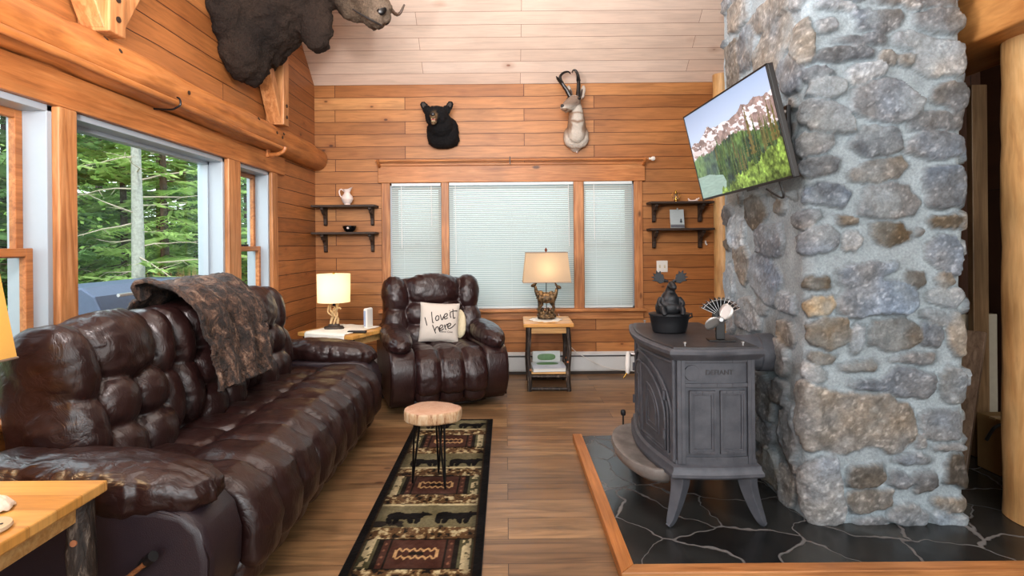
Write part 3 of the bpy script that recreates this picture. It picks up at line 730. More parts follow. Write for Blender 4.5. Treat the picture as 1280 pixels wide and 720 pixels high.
def leafmat(name, a, b, c, tr=.5):
    m = Mat(name); n_ = m.noise(m.coords(), 1.9, 3); n2 = m.noise(m.coords(), 16, 2)
    col = m.mix(m.math('MULTIPLY', n2, .6), m.ramp(n_, [(.3, lin(a)), (.5, lin(b)), (.68, lin(c))]), lin(c))
    d = m.n('ShaderNodeBsdfDiffuse', {0: col}); t_ = m.n('ShaderNodeBsdfTranslucent', {0: col})
    x_ = m.n('ShaderNodeMixShader', {0: tr, 1: d.outputs[0], 2: t_.outputs[0]}); m.nt.links.new(x_.outputs[0], m.out.inputs[0]); return m.m
M_needle = leafmat('spruce_needles', (80, 116, 62), (142, 182, 100), (204, 228, 150))
M_needle2 = leafmat('dark_spruce_needles', (52, 84, 56), (92, 130, 84), (146, 182, 118))
M_leaf = leafmat('maple_leaves', (92, 138, 66), (136, 182, 92), (182, 216, 130))
M_trunk = plain('dark_trunk', lin(78, 66, 56), .9, nscale=20, bump=.8, var=.4)
M_trunkpale = plain('lichen_grey_trunk', lin(150, 154, 148), .9, nscale=26, bump=1.0, var=.55)
M_twig = plain('grey_twigs', lin(176, 166, 150), .9)
def conifer(label, H, R, mat, seed, nb=70, loc=(0, 0, 0), trunk=M_trunk, r0=.09, zb=.3, group=None, tw=34, rt=1.0):
    rg = random.Random(seed); t = thing('spruce_tree', label, 'tree', loc, group=group)
    MB().tube([(math.sin(z*.7+seed)*.03, 0, z) for z in np.linspace(0, H, 12)], [r0*(1-.85*i/11) for i in range(12)], 8).build('trunk', trunk, t)
    m = MB(); bm_ = MB()
    for i in range(nb):
        f = (i+.5)/nb; z = zb+(H-zb)*f; Lb = R*(1-f)**.75*rg.uniform(.7, 1.15)+.1; a = rg.uniform(0, 2*PI); dr = rg.uniform(-.05, .35)
        d = Vector((math.cos(a), math.sin(a), 0)); sd = Vector((-d.y, d.x, 0))
        pts = [Vector((0, 0, z))+d*Lb*k/4+Vector((0, 0, -dr*Lb*(k/4)**1.6+.12*Lb*(k/4)**3)) for k in range(5)]
        bm_.tube(pts, [.012, .010, .008, .005, .002], 4, caps=False)
        for q in range(tw):
            u = .12+.88*(q+rg.random())/tw; k = min(3, int(u*4)); p = pts[k].lerp(pts[k+1], u*4-k)
            l = Lb*.34*(1.15-u)*rg.uniform(.6, 1.2)+.06; s = 1 if q % 2 else -1
            e = (d*rg.uniform(.3, .9)+sd*s).normalized()*l+Vector((0, 0, -l*rg.uniform(.05, .45))); w = d*.022*rg.uniform(.7, 1.6)+Vector((0, 0, .010))
            m.add([p-w, p+e*.5-w*1.3, p+e, p+e*.5+w*1.3, p+w], [[0, 1, 2, 3, 4]])
            for qq in range(2):
                p2 = p+e*(.35+.3*qq); e2 = (d*rg.uniform(.5, 1)+sd*s*rg.uniform(-.2, .5)).normalized()*l*.4+Vector((0, 0, -l*.1))
                m.add([p2-w*.7, p2+e2, p2+w*.7], [[0, 1, 2]])
    bm_.build('branches', trunk, t, fix=False); m.build('foliage', mat, t, smooth=False, fix=False)
    return t
GT = 'young spruces in the woods beyond the left windows'
protos = [conifer('dense green spruce in the woods beyond the left windows', 7.5, 1.7, M_needle, 1, 90, group=GT),
          conifer('dense green spruce in the woods beyond the left windows', 8.5, 2.0, M_needle2, 2, 100, group=GT),
          conifer('dense green spruce in the woods beyond the left windows', 6.0, 1.5, M_needle, 3, 80, group=GT)]
rg = random.Random(11); used = set(); placed = []
def tree_spot(a, r):  # a = Y/|X| ratio
    X = -r/math.sqrt(1+a*a); return X, -a*X
spots = []
for ring, (r0, r1, cnt) in enumerate(((10.6, 12, 8), (13.5, 16, 10), (18, 22, 12), (25, 30, 12))):
    for i in range(cnt):
        ang = math.atan(.72)+(math.atan(2.75)-math.atan(.72))*(i+rg.uniform(.2, .8))/cnt; r = rg.uniform(r0, r1)
        spots.append((-r*math.cos(ang), r*math.sin(ang)))
for i, (X, Y) in enumerate(spots):
    k = rg.choice([0, 1, 2]); o = copy_tree(protos[k]) if k in used else protos[k]; used.add(k)
    o.location = (X, Y, -1.25+max(0, -X-7)*.13); o.rotation_euler = (0, 0, rg.uniform(0, 6.28)); s = rg.uniform(.8, 1.2); o.scale = (s, s, s*rg.uniform(.9, 1.15))
# the grey trunk in front
t = thing('spruce_tree', 'lichen grey spruce trunk with bare dead twigs seen through the large window', 'tree', (-5.3, 7.9, -1.2))
MB().tube([(.02*math.sin(z), .015*z, z) for z in np.linspace(0, 8, 16)], [.108-.006*i for i in range(16)], 14, wob=.1).build('trunk', M_trunkpale, t)
m = MB(); lf = MB(); rg = random.Random(5)
for i in range(46):
    z = 1.3+i*.12; a = rg.uniform(0, 2*PI); Lb = rg.uniform(.7, 2.0); d = Vector((math.cos(a), math.sin(a), rg.uniform(-.25, .25))); p = Vector((0, .015*z, z)); q = p
    pts = [p]
    for k in range(5):
        q = q+d*Lb/5+Vector((rg.uniform(-.05, .05), rg.uniform(-.05, .05), rg.uniform(-.06, .03))); pts.append(q)
        e = Vector((rg.uniform(-.3, .3), rg.uniform(-.3, .3), rg.uniform(-.15, .1))); m.tube([q, q+e], [.004, .001], 4, caps=False)
        if i % 3 == 0:
            for h_ in range(14):
                e = Vector((rg.uniform(-.16, .16), rg.uniform(-.16, .16), rg.uniform(-.08, .05))); w = Vector((.02, .015, .01)); c = q+Vector((rg.uniform(-.1, .1), rg.uniform(-.1, .1), 0)); lf.add([c-w, c+e*.5-w, c+e, c+w], [[0, 1, 2, 3]])
    m.tube(pts, [.012, .009, .007, .005, .004, .001], 5, caps=False)
m.build('twigs', M_twig, t, fix=False); lf.build('foliage', M_needle, t, smooth=False, fix=False)
# broadleaf sprays
def leafy(label, loc, seed, R=1.1):
    rg = random.Random(seed); t = thing('maple_sapling', label, 'tree', loc)
    m = MB(); tr = MB().tube([(0, 0, 0), (.05, .03, 1.6), (0, .1, 3.4)], [.04, .03, .012], 7)
    for i in range(560):
        a = rg.uniform(0, 2*PI); rr_ = R*rg.random()**.5; z = rg.uniform(1.2, 3.6); c = Vector((math.cos(a)*rr_*.8, math.sin(a)*rr_, z)); s = rg.uniform(.028, .06)
        R3 = Euler((rg.uniform(-.8, .8), rg.uniform(-.8, .8), rg.uniform(0, 6))).to_matrix()
        sh = [(0, -.9), (.55, -.45), (.95, .05), (.45, .1), (.5, .6), (.15, .45), (0, 1.1), (-.15, .45), (-.5, .6), (-.45, .1), (-.95, .05), (-.55, -.45)]
        m.add([c+R3 @ Vector((p[0]*s, p[1]*s, 0)) for p in sh], [list(range(12))])
        if i % 14 == 0: tr.tube([(0, .03, z-.4), c], [.008, .002], 4, caps=False)
    tr.build('trunk', M_trunk, t, fix=False); m.build('foliage', M_leaf, t, smooth=False, fix=False)
leafy('broad leaved maple sapling left of the lichen grey trunk', (-7.0, 8.3, -.8), 1); leafy('broad leaved maple sapling right of the lichen grey trunk', (-5.8, 10.6, -.6), 2, .9)
# rusty dead bush
t = thing('dead_bush', 'rusty brown dead bush beyond the covered grill', 'bush', (-4.7, 8.0, -.4)); m = MB(); rg = random.Random(8)
for i in range(500):
    a = rg.uniform(0, 2*PI); e = Vector((math.cos(a)*rg.uniform(.1, .5), math.sin(a)*rg.uniform(.1, .5), rg.uniform(.6, 1.45))); p = Vector((rg.uniform(-.2, .2), rg.uniform(-.2, .2), 0)); w = Vector((.008, .008, 0)); m.add([p-w, p+w, p+e], [[0, 1, 2]])
m.build('stems', plain('rusty_stems', lin(176, 124, 84), .9), t, smooth=False, fix=False)
# grill on the deck
t = thing('gas_grill', 'blue grey gas grill with a long lid outside the large window', 'grill', (-3.0, 4.35, -.25))
M_grill = plain('grill_enamel', lin(84, 98, 124), .45, .3, bump=0); M_grill2 = plain('grill_end', lin(56, 68, 86), .5, .3)
zl = 1.28
m = MB(); prof = [(.28, zl-.34), (.30, zl-.17), (.25, zl-.06), (.16, zl), (-.22, zl), (-.28, zl-.1), (-.28, zl-.34)]
m.add([(x_, yy, z_) for yy in (-.66, .42) for x_, z_ in prof], [list(range(7))[::-1], list(range(7, 14))]+[[k, (k+1) % 7, 7+(k+1) % 7, 7+k] for k in range(7)])
m.build('lid', M_grill, t, smooth=False, bevel=.012)
m = MB(); m.add([(x_*1.0, yy, z_) for yy in (.42, .66) for x_, z_ in prof], [list(range(7))[::-1], list(range(7, 14))]+[[k, (k+1) % 7, 7+(k+1) % 7, 7+k] for k in range(7)]); m.build('lid_end', M_grill2, t, smooth=False, bevel=.012)
MB().box((-.28, -.64, zl-.62), (.28, .64, zl-.345)).build('firebox', M_grill2, t, smooth=False, bevel=.01)
MB().tube([(.33, -.55, zl-.06), (.33, -.25, zl-.06)], .012, 8).build('handle', M_chrome, t)
MB().lathe([(.0, .004), (.03, .004), (.034, 0)], 18, M=Matrix.Translation((.285, -.02, zl-.10)) @ Matrix.Rotation(PI/2-.45, 4, 'Y')).build('badge', M_chrome, t)
for sx in (-.24, .24):
    for sy in (-.58, .58): MB().box((sx-.02, sy-.02, 0), (sx+.02, sy+.02, zl-.62)).build('leg', M_grill2, t, smooth=False)
# ================================================================== SOFA + RECLINER
def section(root, y0, w, side_lobes=True, seed=0.0, mat=None, wback=None, foot=True, ncol=3):
    """one reclining seat: local x forward from the wall, y sideways"""
    wb_ = wback or w; h = wb_/2; y = y0; mat = mat or M_leather
    b = MB()
    b.puff((.20, y, .60), (.150, h*.985, .405), k=5, n=12, rot=(0, -.14, 0), thin=0)
    lw = h*.34; hw = h-lw*1.25
    b.puff((.225, y, .885), (.155, hw, .155), k=2.6, n=26, rot=(0, -.25, 0), wr=.05, pleat=.10, seed=seed+1, thin=0)
    for s in (-1, 1):
        b.puff((.215, y+s*(h-lw*.72), .850), (.152, lw*.76, .172), k=2.4, n=20, rot=(s*-.12, -.22, 0), wr=.05, pleat=.10, seed=seed+2+s, thin=0)
        b.puff((.275, y+s*(h-lw*.66), .60), (.135, lw*.74, .165), k=2.5, n=20, rot=(0, -.16, s*-.12), wr=.05, pleat=.10, seed=seed+5+s, thin=0)
        b.puff((.315, y+s*hw*.50, .690), (.100, hw*.56, .105), k=2.3, n=18, rot=(s*.12, -.14, 0), wr=.05, pleat=.12, seed=seed+8+s, thin=0)
        b.puff((.345, y+s*hw*.56, .505), (.105, hw*.62, .115), k=2.3, n=18, rot=(-s*.10, -.08, 0), wr=.05, pleat=.12, seed=seed+11+s, thin=0)
    b.fused('backrest', mat, root, voxel=.009, smooth=2, disp=.0035, dfreq=9)
    c = MB(); cw = w/ncol; ht = .068
    for i in range(ncol):
        yy = y0-w/2+cw*(i+.5)
        c.channel([(.58, .40), (.70, .425), (.84, .42), (.925, .37), (.955, .29), (.95, .20), (.93, .15)], cw*.53, ht, yy, n=22, m=34, pleat=.16, seed=seed+i)
        c.puff((.46, yy, .415), (.17, cw*.53, .062), k=2.8, n=14, wr=.06, pleat=.14, seed=seed+i*3, thin=2)
    c.puff((.60, y0, .30), (.30, w*.49, .14), k=6, n=6, thin=2)
    c.fused('seat_cushion', mat, root, voxel=.009, smooth=2, disp=.004, dfreq=9)
    if foot:
        f = MB()
        for i in range(ncol):
            yy = y0-w/2+cw*(i+.5); f.puff((.895, yy, .15), (.075, cw*.53, .085), k=2.6, n=14, wr=.05, pleat=.1, seed=seed+i+20, thin=0)
        f.puff((.62, y0, .13), (.27, w*.49, .09), k=6, n=6, thin=2)
        f.build('footrest', mat, root, ang=60)

def armrest(root, y0, w, s, seed=0.0, mat=None, side=None, padz=.535):
    """s = +1: outer side is +y"""
    a = MB(); h = w/2
    prof = [(.10, .05), (.84, .05), (.91, .12), (.95, .22), (.955, .33), (.93, .42), (.88, .47), (.80, .49), (.10, .49)]
    ys = [(-h, .96), (-h+.02, 1.0), (h-.02, 1.0), (h, .96)]
    n = len(prof); vs = []; cx, cz = .5, .27
    for yy, k in ys:
        for px_, pz_ in prof: vs.append((cx+(px_-cx)*k, y0+yy, cz+(pz_-cz)*k))
    fs = [list(range(n))[::-1], [3*n+i for i in range(n)]]
    for r in range(3):
        for i in range(n): fs.append([r*n+i, r*n+(i+1) % n, (r+1)*n+(i+1) % n, (r+1)*n+i])
    a.add(vs, fs); b = a.build('arm_panel', side or M_leather_side, root, bevel=.022, segs=4, ang=50)
    p = MB()
    sm = polyline([(.80, y0+s*(h+.001), .487), (.90, y0+s*(h+.001), .455), (.95, y0+s*(h+.001), .36), (.95, y0+s*(h+.001), .22), (.90, y0+s*(h+.001), .08)], 6)
    p.tube([v-Vector((.03, s*.010, .0)) for v in sm], .006, 6); p.build('piping', side or M_leather_side, b)
    m = MB()
    m.puff((.61, y0+s*.01, padz), (.32, h*1.12, .092), k=2.4, n=26, rot=(0, .10, 0), wr=.07, pleat=.13, seed=seed, thin=2)
    m.puff((.27, y0, padz+.01), (.15, h*1.02, .085), k=2.5, n=16, rot=(0, .04, 0), wr=.06, pleat=.12, seed=seed+4, thin=2)
    m.fused('arm_pad', mat or M_leather, root, voxel=.008, smooth=2, disp=.003, dfreq=12)

sofa = thing('leather_sofa', 'long dark brown tufted leather reclining sofa under the large left windows', 'sofa', (-1.875, 1.70, 0))
W_ = .235; w_ = .635
armrest(sofa, W_/2, W_, -1, 1.0)
for i in range(3): section(sofa, W_+w_*(i+.5)+.005, w_-.004, seed=10.0*i)
armrest(sofa, W_*1.5+w_*3+.01, W_, 1, 6.0)
m = MB(); m.box((.06, .05, .03), (.60, W_*2+w_*3-.05, .30)); m.build('base_frame', plain('black_underside', lin(14, 12, 12), .8), sofa, smooth=False)
lv = MB(); lv.tube([(.58, -.05, .19), (.79, -.055, .355)], [.012, .014], 10, flat=.6); lv.build('recline_lever', solidwood('lever_wood', [(110, 66, 38), (134, 84, 50), (150, 98, 62)], 0, ring=20, knots=0), sofa)
lv = MB(); lv.tube([(.775, 0, .345), (.775, -.045, .345)], .016, 12); lv.tube([(.775, -.04, .345), (.815, -.052, .378)], [.013, .016], 10); lv.build('lever_mount', M_blackplastic, sofa)

rec = thing('leather_recliner', 'dark brown tufted leather recliner in front of the back windows', 'armchair', (-.745, 5.17, 0), rz=math.radians(20-90))
section(rec, 0, .56, mat=M_leather_r, seed=50, wback=.86)
armrest(rec, .375, .20, 1, 31, mat=M_leather_r, side=M_leather_r, padz=.545); armrest(rec, -.375, .20, -1, 37, mat=M_leather_r, side=M_leather_r, padz=.545)
MB().puff((.50, 0, .06), (.36, .36, .05), k=5, n=6, thin=2).build('base_frame', M_blackplastic, rec)
MB().tube(polyline([(.50, -.488, .12), (.52, -.50, .2), (.56, -.50, .25)], 4), .013, 8).build('recline_lever', M_blackplastic, rec)

# ---- cushion with the writing
R = Matrix.Translation((-.575, 4.735, .632)) @ Matrix.Rotation(math.radians(7), 4, 'Z') @ Matrix.Rotation(math.radians(-14), 4, 'X') @ Matrix.Rotation(math.radians(3.5), 4, 'Y')
cu = thing('throw_pillow', 'white square throw pillow with handwritten lettering on the leather recliner', 'pillow'); cu.matrix_world = R
def pz(u, v):  # bulge of the pillow front
    return .068*((1-abs(u)**2.6)*(1-abs(v)**2.6))**.5 if abs(u) < 1 and abs(v) < 1 else 0
m = MB(); N = 28; HS = .17
def pin(u, v): return (u*HS*(1-.06*(1-abs(u)**2)*abs(v)**4 - .05*(1-v*v)), v*HS*(1-.05*(1-u*u)))
for sg in (-1, 1):
    o_ = len(m.v)
    for i in range(N+1):
        for j in range(N+1):
            u = -1+2*i/N; v = -1+2*j/N; x_, z_ = pin(u, v)
            m.v.append(Vector((x_, sg*(pz(u, v)+.003*noise.noise(Vector((u*3, v*3, sg)))*(1-u*u)), z_)))
    for i in range(N):
        for j in range(N):
            q = [o_+i*(N+1)+j, o_+(i+1)*(N+1)+j, o_+(i+1)*(N+1)+j+1, o_+i*(N+1)+j+1]; m.f.append(q if sg < 0 else q[::-1])
m.build('cover', plain('white_linen', lin(206, 198, 188), .9, nscale=260, bump=.4, var=.05), cu, fix=False)
INK = plain('black_ink', lin(28, 22, 22), .7, bump=0)
def onp(x, y, lift=.003):
    v = 1-(y-172)/200; u = (x-240-22*(y-172)/200)/203; u = u*2-1; v = v*2-1
    X, Zz = pin(u, v); return Vector((X, -pz(u, v)-lift*.5, Zz))
def ring(cx, cy, rx, ry): return [(cx+rx*math.cos(a), cy+ry*math.sin(a)) for a in np.linspace(-1.5, 5.2, 11)]
strokes = [[(273, 252), (281, 270), (291, 293)], [(304, 222), (309, 245), (318, 276), (324, 277)], ring(339, 254, 9, 13), [(352, 235), (359, 252), (366, 262), (371, 246), (377, 230)],
           [(376, 249), (388, 240), (388, 230), (378, 230), (373, 243), (380, 257), (394, 250)], [(402, 222), (405, 238), (411, 250)], [(397, 211), (398, 213)], [(413, 204), (418, 228), (425, 251), (433, 246)], [(401, 221), (418, 214), (437, 212)],
           [(320, 290), (330, 308), (344, 333)], [(338, 318), (341, 303), (350, 299), (356, 311), (364, 324)], [(362, 309), (374, 300), (373, 290), (364, 290), (359, 303), (367, 317), (382, 307)], [(381, 286), (387, 300), (394, 313)],
           [(388, 300), (392, 287), (401, 283)], [(402, 296), (414, 288), (413, 279), (403, 280), (400, 294), (408, 305), (424, 298), (440, 278)]]
m = MB()
for s_ in strokes: m.tube([onp(p.x, p.y) for p in polyline([(a, b, 0) for a, b in s_], 4)], .0042, 6)
m.build('handwritten_lettering', INK, cu)
def textmesh(txt, size, depth=.0005, font=None):
    cv = bpy.data.curves.new('t', 'FONT'); cv.body = txt; cv.size = size; cv.extrude = depth; cv.align_x = 'CENTER'; cv.align_y = 'CENTER'
    o = bpy.data.objects.new('t', cv); COL.objects.link(o); dg = bpy.context.evaluated_depsgraph_get(); dg.update()
    me = bpy.data.meshes.new_from_object(o.evaluated_get(dg)); bpy.data.objects.remove(o); return me
me = textmesh('Beaver Cove', .021); me.materials.append(INK)
for v in me.vertices:   # wrap onto the pillow face
    x_ = v.co.x+.062; z_ = v.co.y-.082; v.co = Vector((x_, -pz(x_/HS, z_/HS)-.002-v.co.z, z_))
o = bpy.data.objects.new('small_lettering', me); COL.objects.link(o); o.parent = cu
m = MB().puff((0, 0, 0), (.16, .05, .16), k=3.0, n=12, thin=1); cu2 = m.build('throw_pillow', plain('cream_fleece', lin(226, 214, 180), .95, nscale=60, bump=1.0)); tag(cu2, 'cream fleece pillow mostly hidden behind the lettered pillow', 'pillow'); cu2.location = (-.50, 4.86, .60); cu2.rotation_euler = (math.radians(-14), 0, math.radians(7)); cu2.scale = (.9, .9, .9)

# ---- throw blanket over the sofa back
bl = MB(); nu, nv = 70, 110; y0_, y1_ = 2.60, 3.30
path = polyline([(-1.80, .78), (-1.83, .98), (-1.76, 1.075), (-1.66, 1.09), (-1.55, 1.06), (-1.475, .97), (-1.45, .86), (-1.43, .78), (-1.40, .70), (-1.385, .62)] and [(-1.80, 0, .78), (-1.83, 0, .98), (-1.76, 0, 1.075), (-1.66, 0, 1.085), (-1.56, 0, 1.055), (-1.47, 0, .97), (-1.44, 0, .86), (-1.415, 0, .78), (-1.385, 0, .70), (-1.36, 0, .62)], 12)
for j in range(nv+1):
    t_ = j/nv; k = t_*(len(path)-1); i0 = min(int(k), len(path)-2); p = path[i0].lerp(path[i0+1], k-i0); tg = (path[i0+1]-path[i0]).normalized(); nr = Vector((tg.z, 0, -tg.x))*-1
    nr = Vector((-tg.z, 0, tg.x)); 
    if nr.x+nr.z*.5 < 0: nr = -nr
    for i in range(nu+1):
        u = i/nu; y = y0_+(y1_-y0_)*(u*(1-.12*t_)) - .05*t_*t_ + .02*math.sin(t_*9+u*2)
        q = Vector((p.x, y, p.z))
        fold = .014*math.sin(u*21+t_*3)+.020*noise.noise(Vector((u*6, t_*9, 1)))+.010*abs(noise.noise(Vector((u*26, t_*30, 4))))+.008*noise.noise(Vector((u*60, t_*70, 4)))
        bl.v.append(q+nr*(.022+fold)+Vector((0, 0, -.05*u*(t_ > .8)*(t_-.8)*3)))
bl.f = [[j*(nu+1)+i, j*(nu+1)+i+1, (j+1)*(nu+1)+i+1, (j+1)*(nu+1)+i] for j in range(nv) for i in range(nu)]
m = Mat('faux_fur'); co = m.coords(); n1 = m.noise(m.scale(co, (1, 1.6, 1)), 13, 5, .7, 1.0); n2 = m.noise(m.scale(co, (3, 1, 1)), 90, 3)
c = m.ramp(n1, [(.35, lin(14, 8, 6)), (.47, lin(44, 28, 20)), (.56, lin(92, 66, 50)), (.7, lin(150, 124, 104))]); c = m.mix(1.0, c, m.ramp(n2, [(.3, (.55, .55, .55, 1)), (.7, (1.3, 1.3, 1.3, 1))]), 'MULTIPLY')
m.base(c); m.pr(Roughness=.75); m.set(m.b, 'Sheen Weight', .08); m.bump(m.math('ADD', n1, m.math('MULTIPLY', n2, .4)), 1.0, .02)
o = bl.build('throw_blanket', m.m, fix=False); tag(o, 'dark brown faux fur throw blanket draped over the sofa back', 'blanket')
sd = o.modifiers.new('thick', 'SOLIDIFY'); sd.thickness = .018

# ================================================================== SIDE TABLES
def log_table(name, label, loc, rz, w, d, h, shelf=True, leg_r=.021):
    t = thing(name, label, 'side table', loc, rz)
    MB().box((-w/2, -d/2, h-.032), (w/2, d/2, h)).build('table_top', M_tabletop, t, smooth=False, bevel=.005)
    MB().box((-w/2+.05, -d/2+.04, h-.09), (w/2-.05, -d/2+.06, h-.033)).build('apron', M_table_edge, t, smooth=False)
    MB().box((w/2-.06, -d/2+.06, h-.09), (w/2-.04, d/2-.06, h-.033)).build('apron', M_table_edge, t, smooth=False)
    MB().box((-w/2+.04, -d/2+.06, h-.09), (-w/2+.06, d/2-.06, h-.033)).build('apron', M_table_edge, t, smooth=False)
    i = 0
    for sx in (-1, 1):
        for sy in (-1, 1):
            i += 1; x_, y_ = sx*(w/2-.045), sy*(d/2-.045); rg = random.Random(i+int(w*100))
            pts = [(x_+.006*math.sin(k*.9+i), y_+.005*math.cos(k*1.1+i), z_) for k, z_ in enumerate(np.linspace(0, h-.033, 9))]
            l = MB().tube(pts, [leg_r*rg.uniform(.9, 1.12) for _ in pts], 14, wob=.12); o = l.build('leg', M_bark, t)
            kn = MB(); a = rg.uniform(-2.2, -.6); zk = rg.uniform(.3, .8)*h
            kn.lathe([(.010, 0), (.009, .006), (.0, .007)], 10, M=Matrix.Translation((x_+math.cos(a)*leg_r*.9, y_+math.sin(a)*leg_r*.9, zk)) @ Vector((math.cos(a), math.sin(a), .2)).to_track_quat('Z', 'Y').to_matrix().to_4x4())
            kn.build('knot', M_knot, o)
    if shelf:
        MB().box((-w/2+.05, -d/2+.05, .15), (w/2-.05, d/2-.05, .165)).build('shelf', M_table_edge, t, smooth=False)
        for sy in (-1, 1): MB().tube([(-w/2+.04, sy*(d/2-.045), .13), (w/2-.04, sy*(d/2-.045), .13)], .013, 8).build('stretcher', M_bark, t)
        for sy in (-1, 1): MB().tube([(-w/2+.04, sy*(d/2-.045), .02), (w/2-.04, sy*(d/2-.045), .02)], .016, 8).build('stretcher', M_bark, t)
    return t
M_knot = plain('cut_knot', lin(176, 112, 74), .6)
log_table('side_table', 'narrow pine topped log leg side table right of the recliner', (.375, 5.07, 0), math.radians(-1), .44, .50, .60)
log_table('side_table', 'pine topped side table between the far sofa arm and the corner', (-1.34, 4.60, 0), math.radians(-24), .56, .50, .60, shelf=False)
log_table('side_table', 'pine topped log leg side table beside the near sofa arm', (-1.53, 1.36, 0), 0, .70, .54, .615, shelf=False, leg_r=.034)

def doily(name, label, loc, r, cat='cloth', lobes=9, h=.004, rz=0, sx=1.0, hump=.0):
    m = MB(); n = 72; rings = 8; m.v.append(Vector((0, 0, h+hump)))
    for q in range(1, rings+1):
        for k in range(n):
            a = 2*PI*k/n; f = q/rings; rr_ = r*f*(1+.06*f*math.cos(a*lobes)); m.v.append(Vector((math.cos(a)*rr_*sx, math.sin(a)*rr_, h+.002*math.sin(a*lobes*2)*f+hump*(1-f*f)+.003*noise.noise(Vector((a*2, f*4, r))))))
    for k in range(n): m.f.append([0, 1+k, 1+(k+1) % n])
    for q in range(rings-1):
        for k in range(n): m.f.append([1+q*n+k, 1+(q+1)*n+k, 1+(q+1)*n+(k+1) % n, 1+q*n+(k+1) % n])
    o = m.build(name, M_whitecloth, fix=False, loc=loc, rot=(0, 0, rz)); s_ = o.modifiers.new('t', 'SOLIDIFY'); s_.thickness = .004; tag(o, label, cat); return o
doily('doily', 'white crocheted doily under the deer lamp', (.36, 5.06, .602), .145, lobes=8)
# cloth spread over the corner table with a drop on the front side
t = thing('table_cloth', 'white lace cloth under the driftwood lamp hanging over the table edge', 'cloth', (-1.34, 4.60, .601), math.radians(-24))
m = MB(); N = 24
for i in range(N+1):
    for j in range(N+1):
        x_ = -.20+.40*i/N; y_ = -.33+.54*j/N; z_ = .004+.006*noise.noise(Vector((x_*14, y_*14, 0)))
        yy = y_
        if y_ < -.254: z_ = -( -.254-y_)*1.3+.002; yy = -.257
        m.v.append(Vector((x_, yy, z_+.004)))
m.f = [[i*(N+1)+j, (i+1)*(N+1)+j, (i+1)*(N+1)+j+1, i*(N+1)+j+1] for i in range(N) for j in range(N)]
o = m.build('cloth', M_whitecloth, t, fix=False); o.modifiers.new('t', 'SOLIDIFY').thickness = .004

# ---- driftwood lamp with drum shade
def poly(pts, n=5): return polyline(pts, n)
M_drift = plain('pale_driftwood', lin(204, 170, 122), .6, nscale=30, var=.25, bump=.5)
lp = thing('table_lamp', 'driftwood branch table lamp with a round cream drum shade', 'lamp', (-1.435, 4.60, .608))
MB().lathe([(.075, 0), (.078, .008), (.07, .02), (.045, .026), (.04, .04), (.0, .042)], 10, sx=1.1, sy=.8).build('base', M_oldwood, lp)
m = MB()
for pts, r in (([(-.03, 0, .03), (-.02, .01, .10), (.01, 0, .16), (.03, -.01, .22), (.035, 0, .29)], .011), ([(.025, 0, .03), (.03, .01, .09), (.0, -.015, .15), (-.03, 0, .19), (-.035, .01, .26)], .010),
               ([(0, -.02, .03), (.015, -.02, .09), (.03, -.01, .14), (.01, .01, .20), (-.01, 0, .27)], .008), ([(-.025, 0, .14), (.01, -.02, .19), (.045, -.02, .215), (.065, -.02, .205)], .007), ([(.0, 0, .12), (-.03, -.02, .15), (-.045, -.02, .18), (-.04, -.01, .24)], .006),
               ([(.02, .01, .06), (-.01, .02, .11), (-.015, .01, .18), (.02, .01, .24)], .006)):
    m.tube(poly([(a_, b_, c_*.78+.006) for a_, b_, c_ in pts], 5), r, 7, wob=.25)
m.build('branch_stem', M_drift, lp)
MB().lathe([(.012, .19), (.012, .235), (.018, .24), (.018, .28), (.0, .282)], 12).build('socket', M_blackmetal, lp)
M_shade1 = shade_mat('cream_linen_shade', (236, 226, 196), .22, .16)
MB().lathe([(.131, .222), (.132, .222), (.135, .455), (.134, .455)], 40).build('lamp_shade', M_shade1, lp, fix=False)
MB().lathe([(.0, .448), (.010, .452), (.010, .468), (.0, .474)], 12).build('finial', M_brass, lp)
# ---- router, remote
t = thing('router', 'slim upright white router on the corner table', 'router', (-1.165, 4.66, .601), math.radians(-20))
MB().box((-.018, -.05, 0), (.018, .05, .17)).build('casing', M_white, t, bevel=.014, segs=4); MB().box((-.010, -.052, .02), (.010, -.0505, .15)).build('front_strip', plain('router_grey', lin(150, 164, 190), .3, bump=0), t, smooth=False, bevel=.002)
t = thing('remote_control', 'black remote control lying on the corner table', 'remote', (-1.19, 4.40, .601), math.radians(-5))
MB().box((-.075, -.02, 0), (.075, .02, .018)).build('casing', M_blackplastic, t, bevel=.006, segs=3); MB().box((-.05, -.012, .018), (.04, .012, .0195)).build('buttons', plain('remote_buttons', lin(70, 70, 74), .5), t, smooth=False)

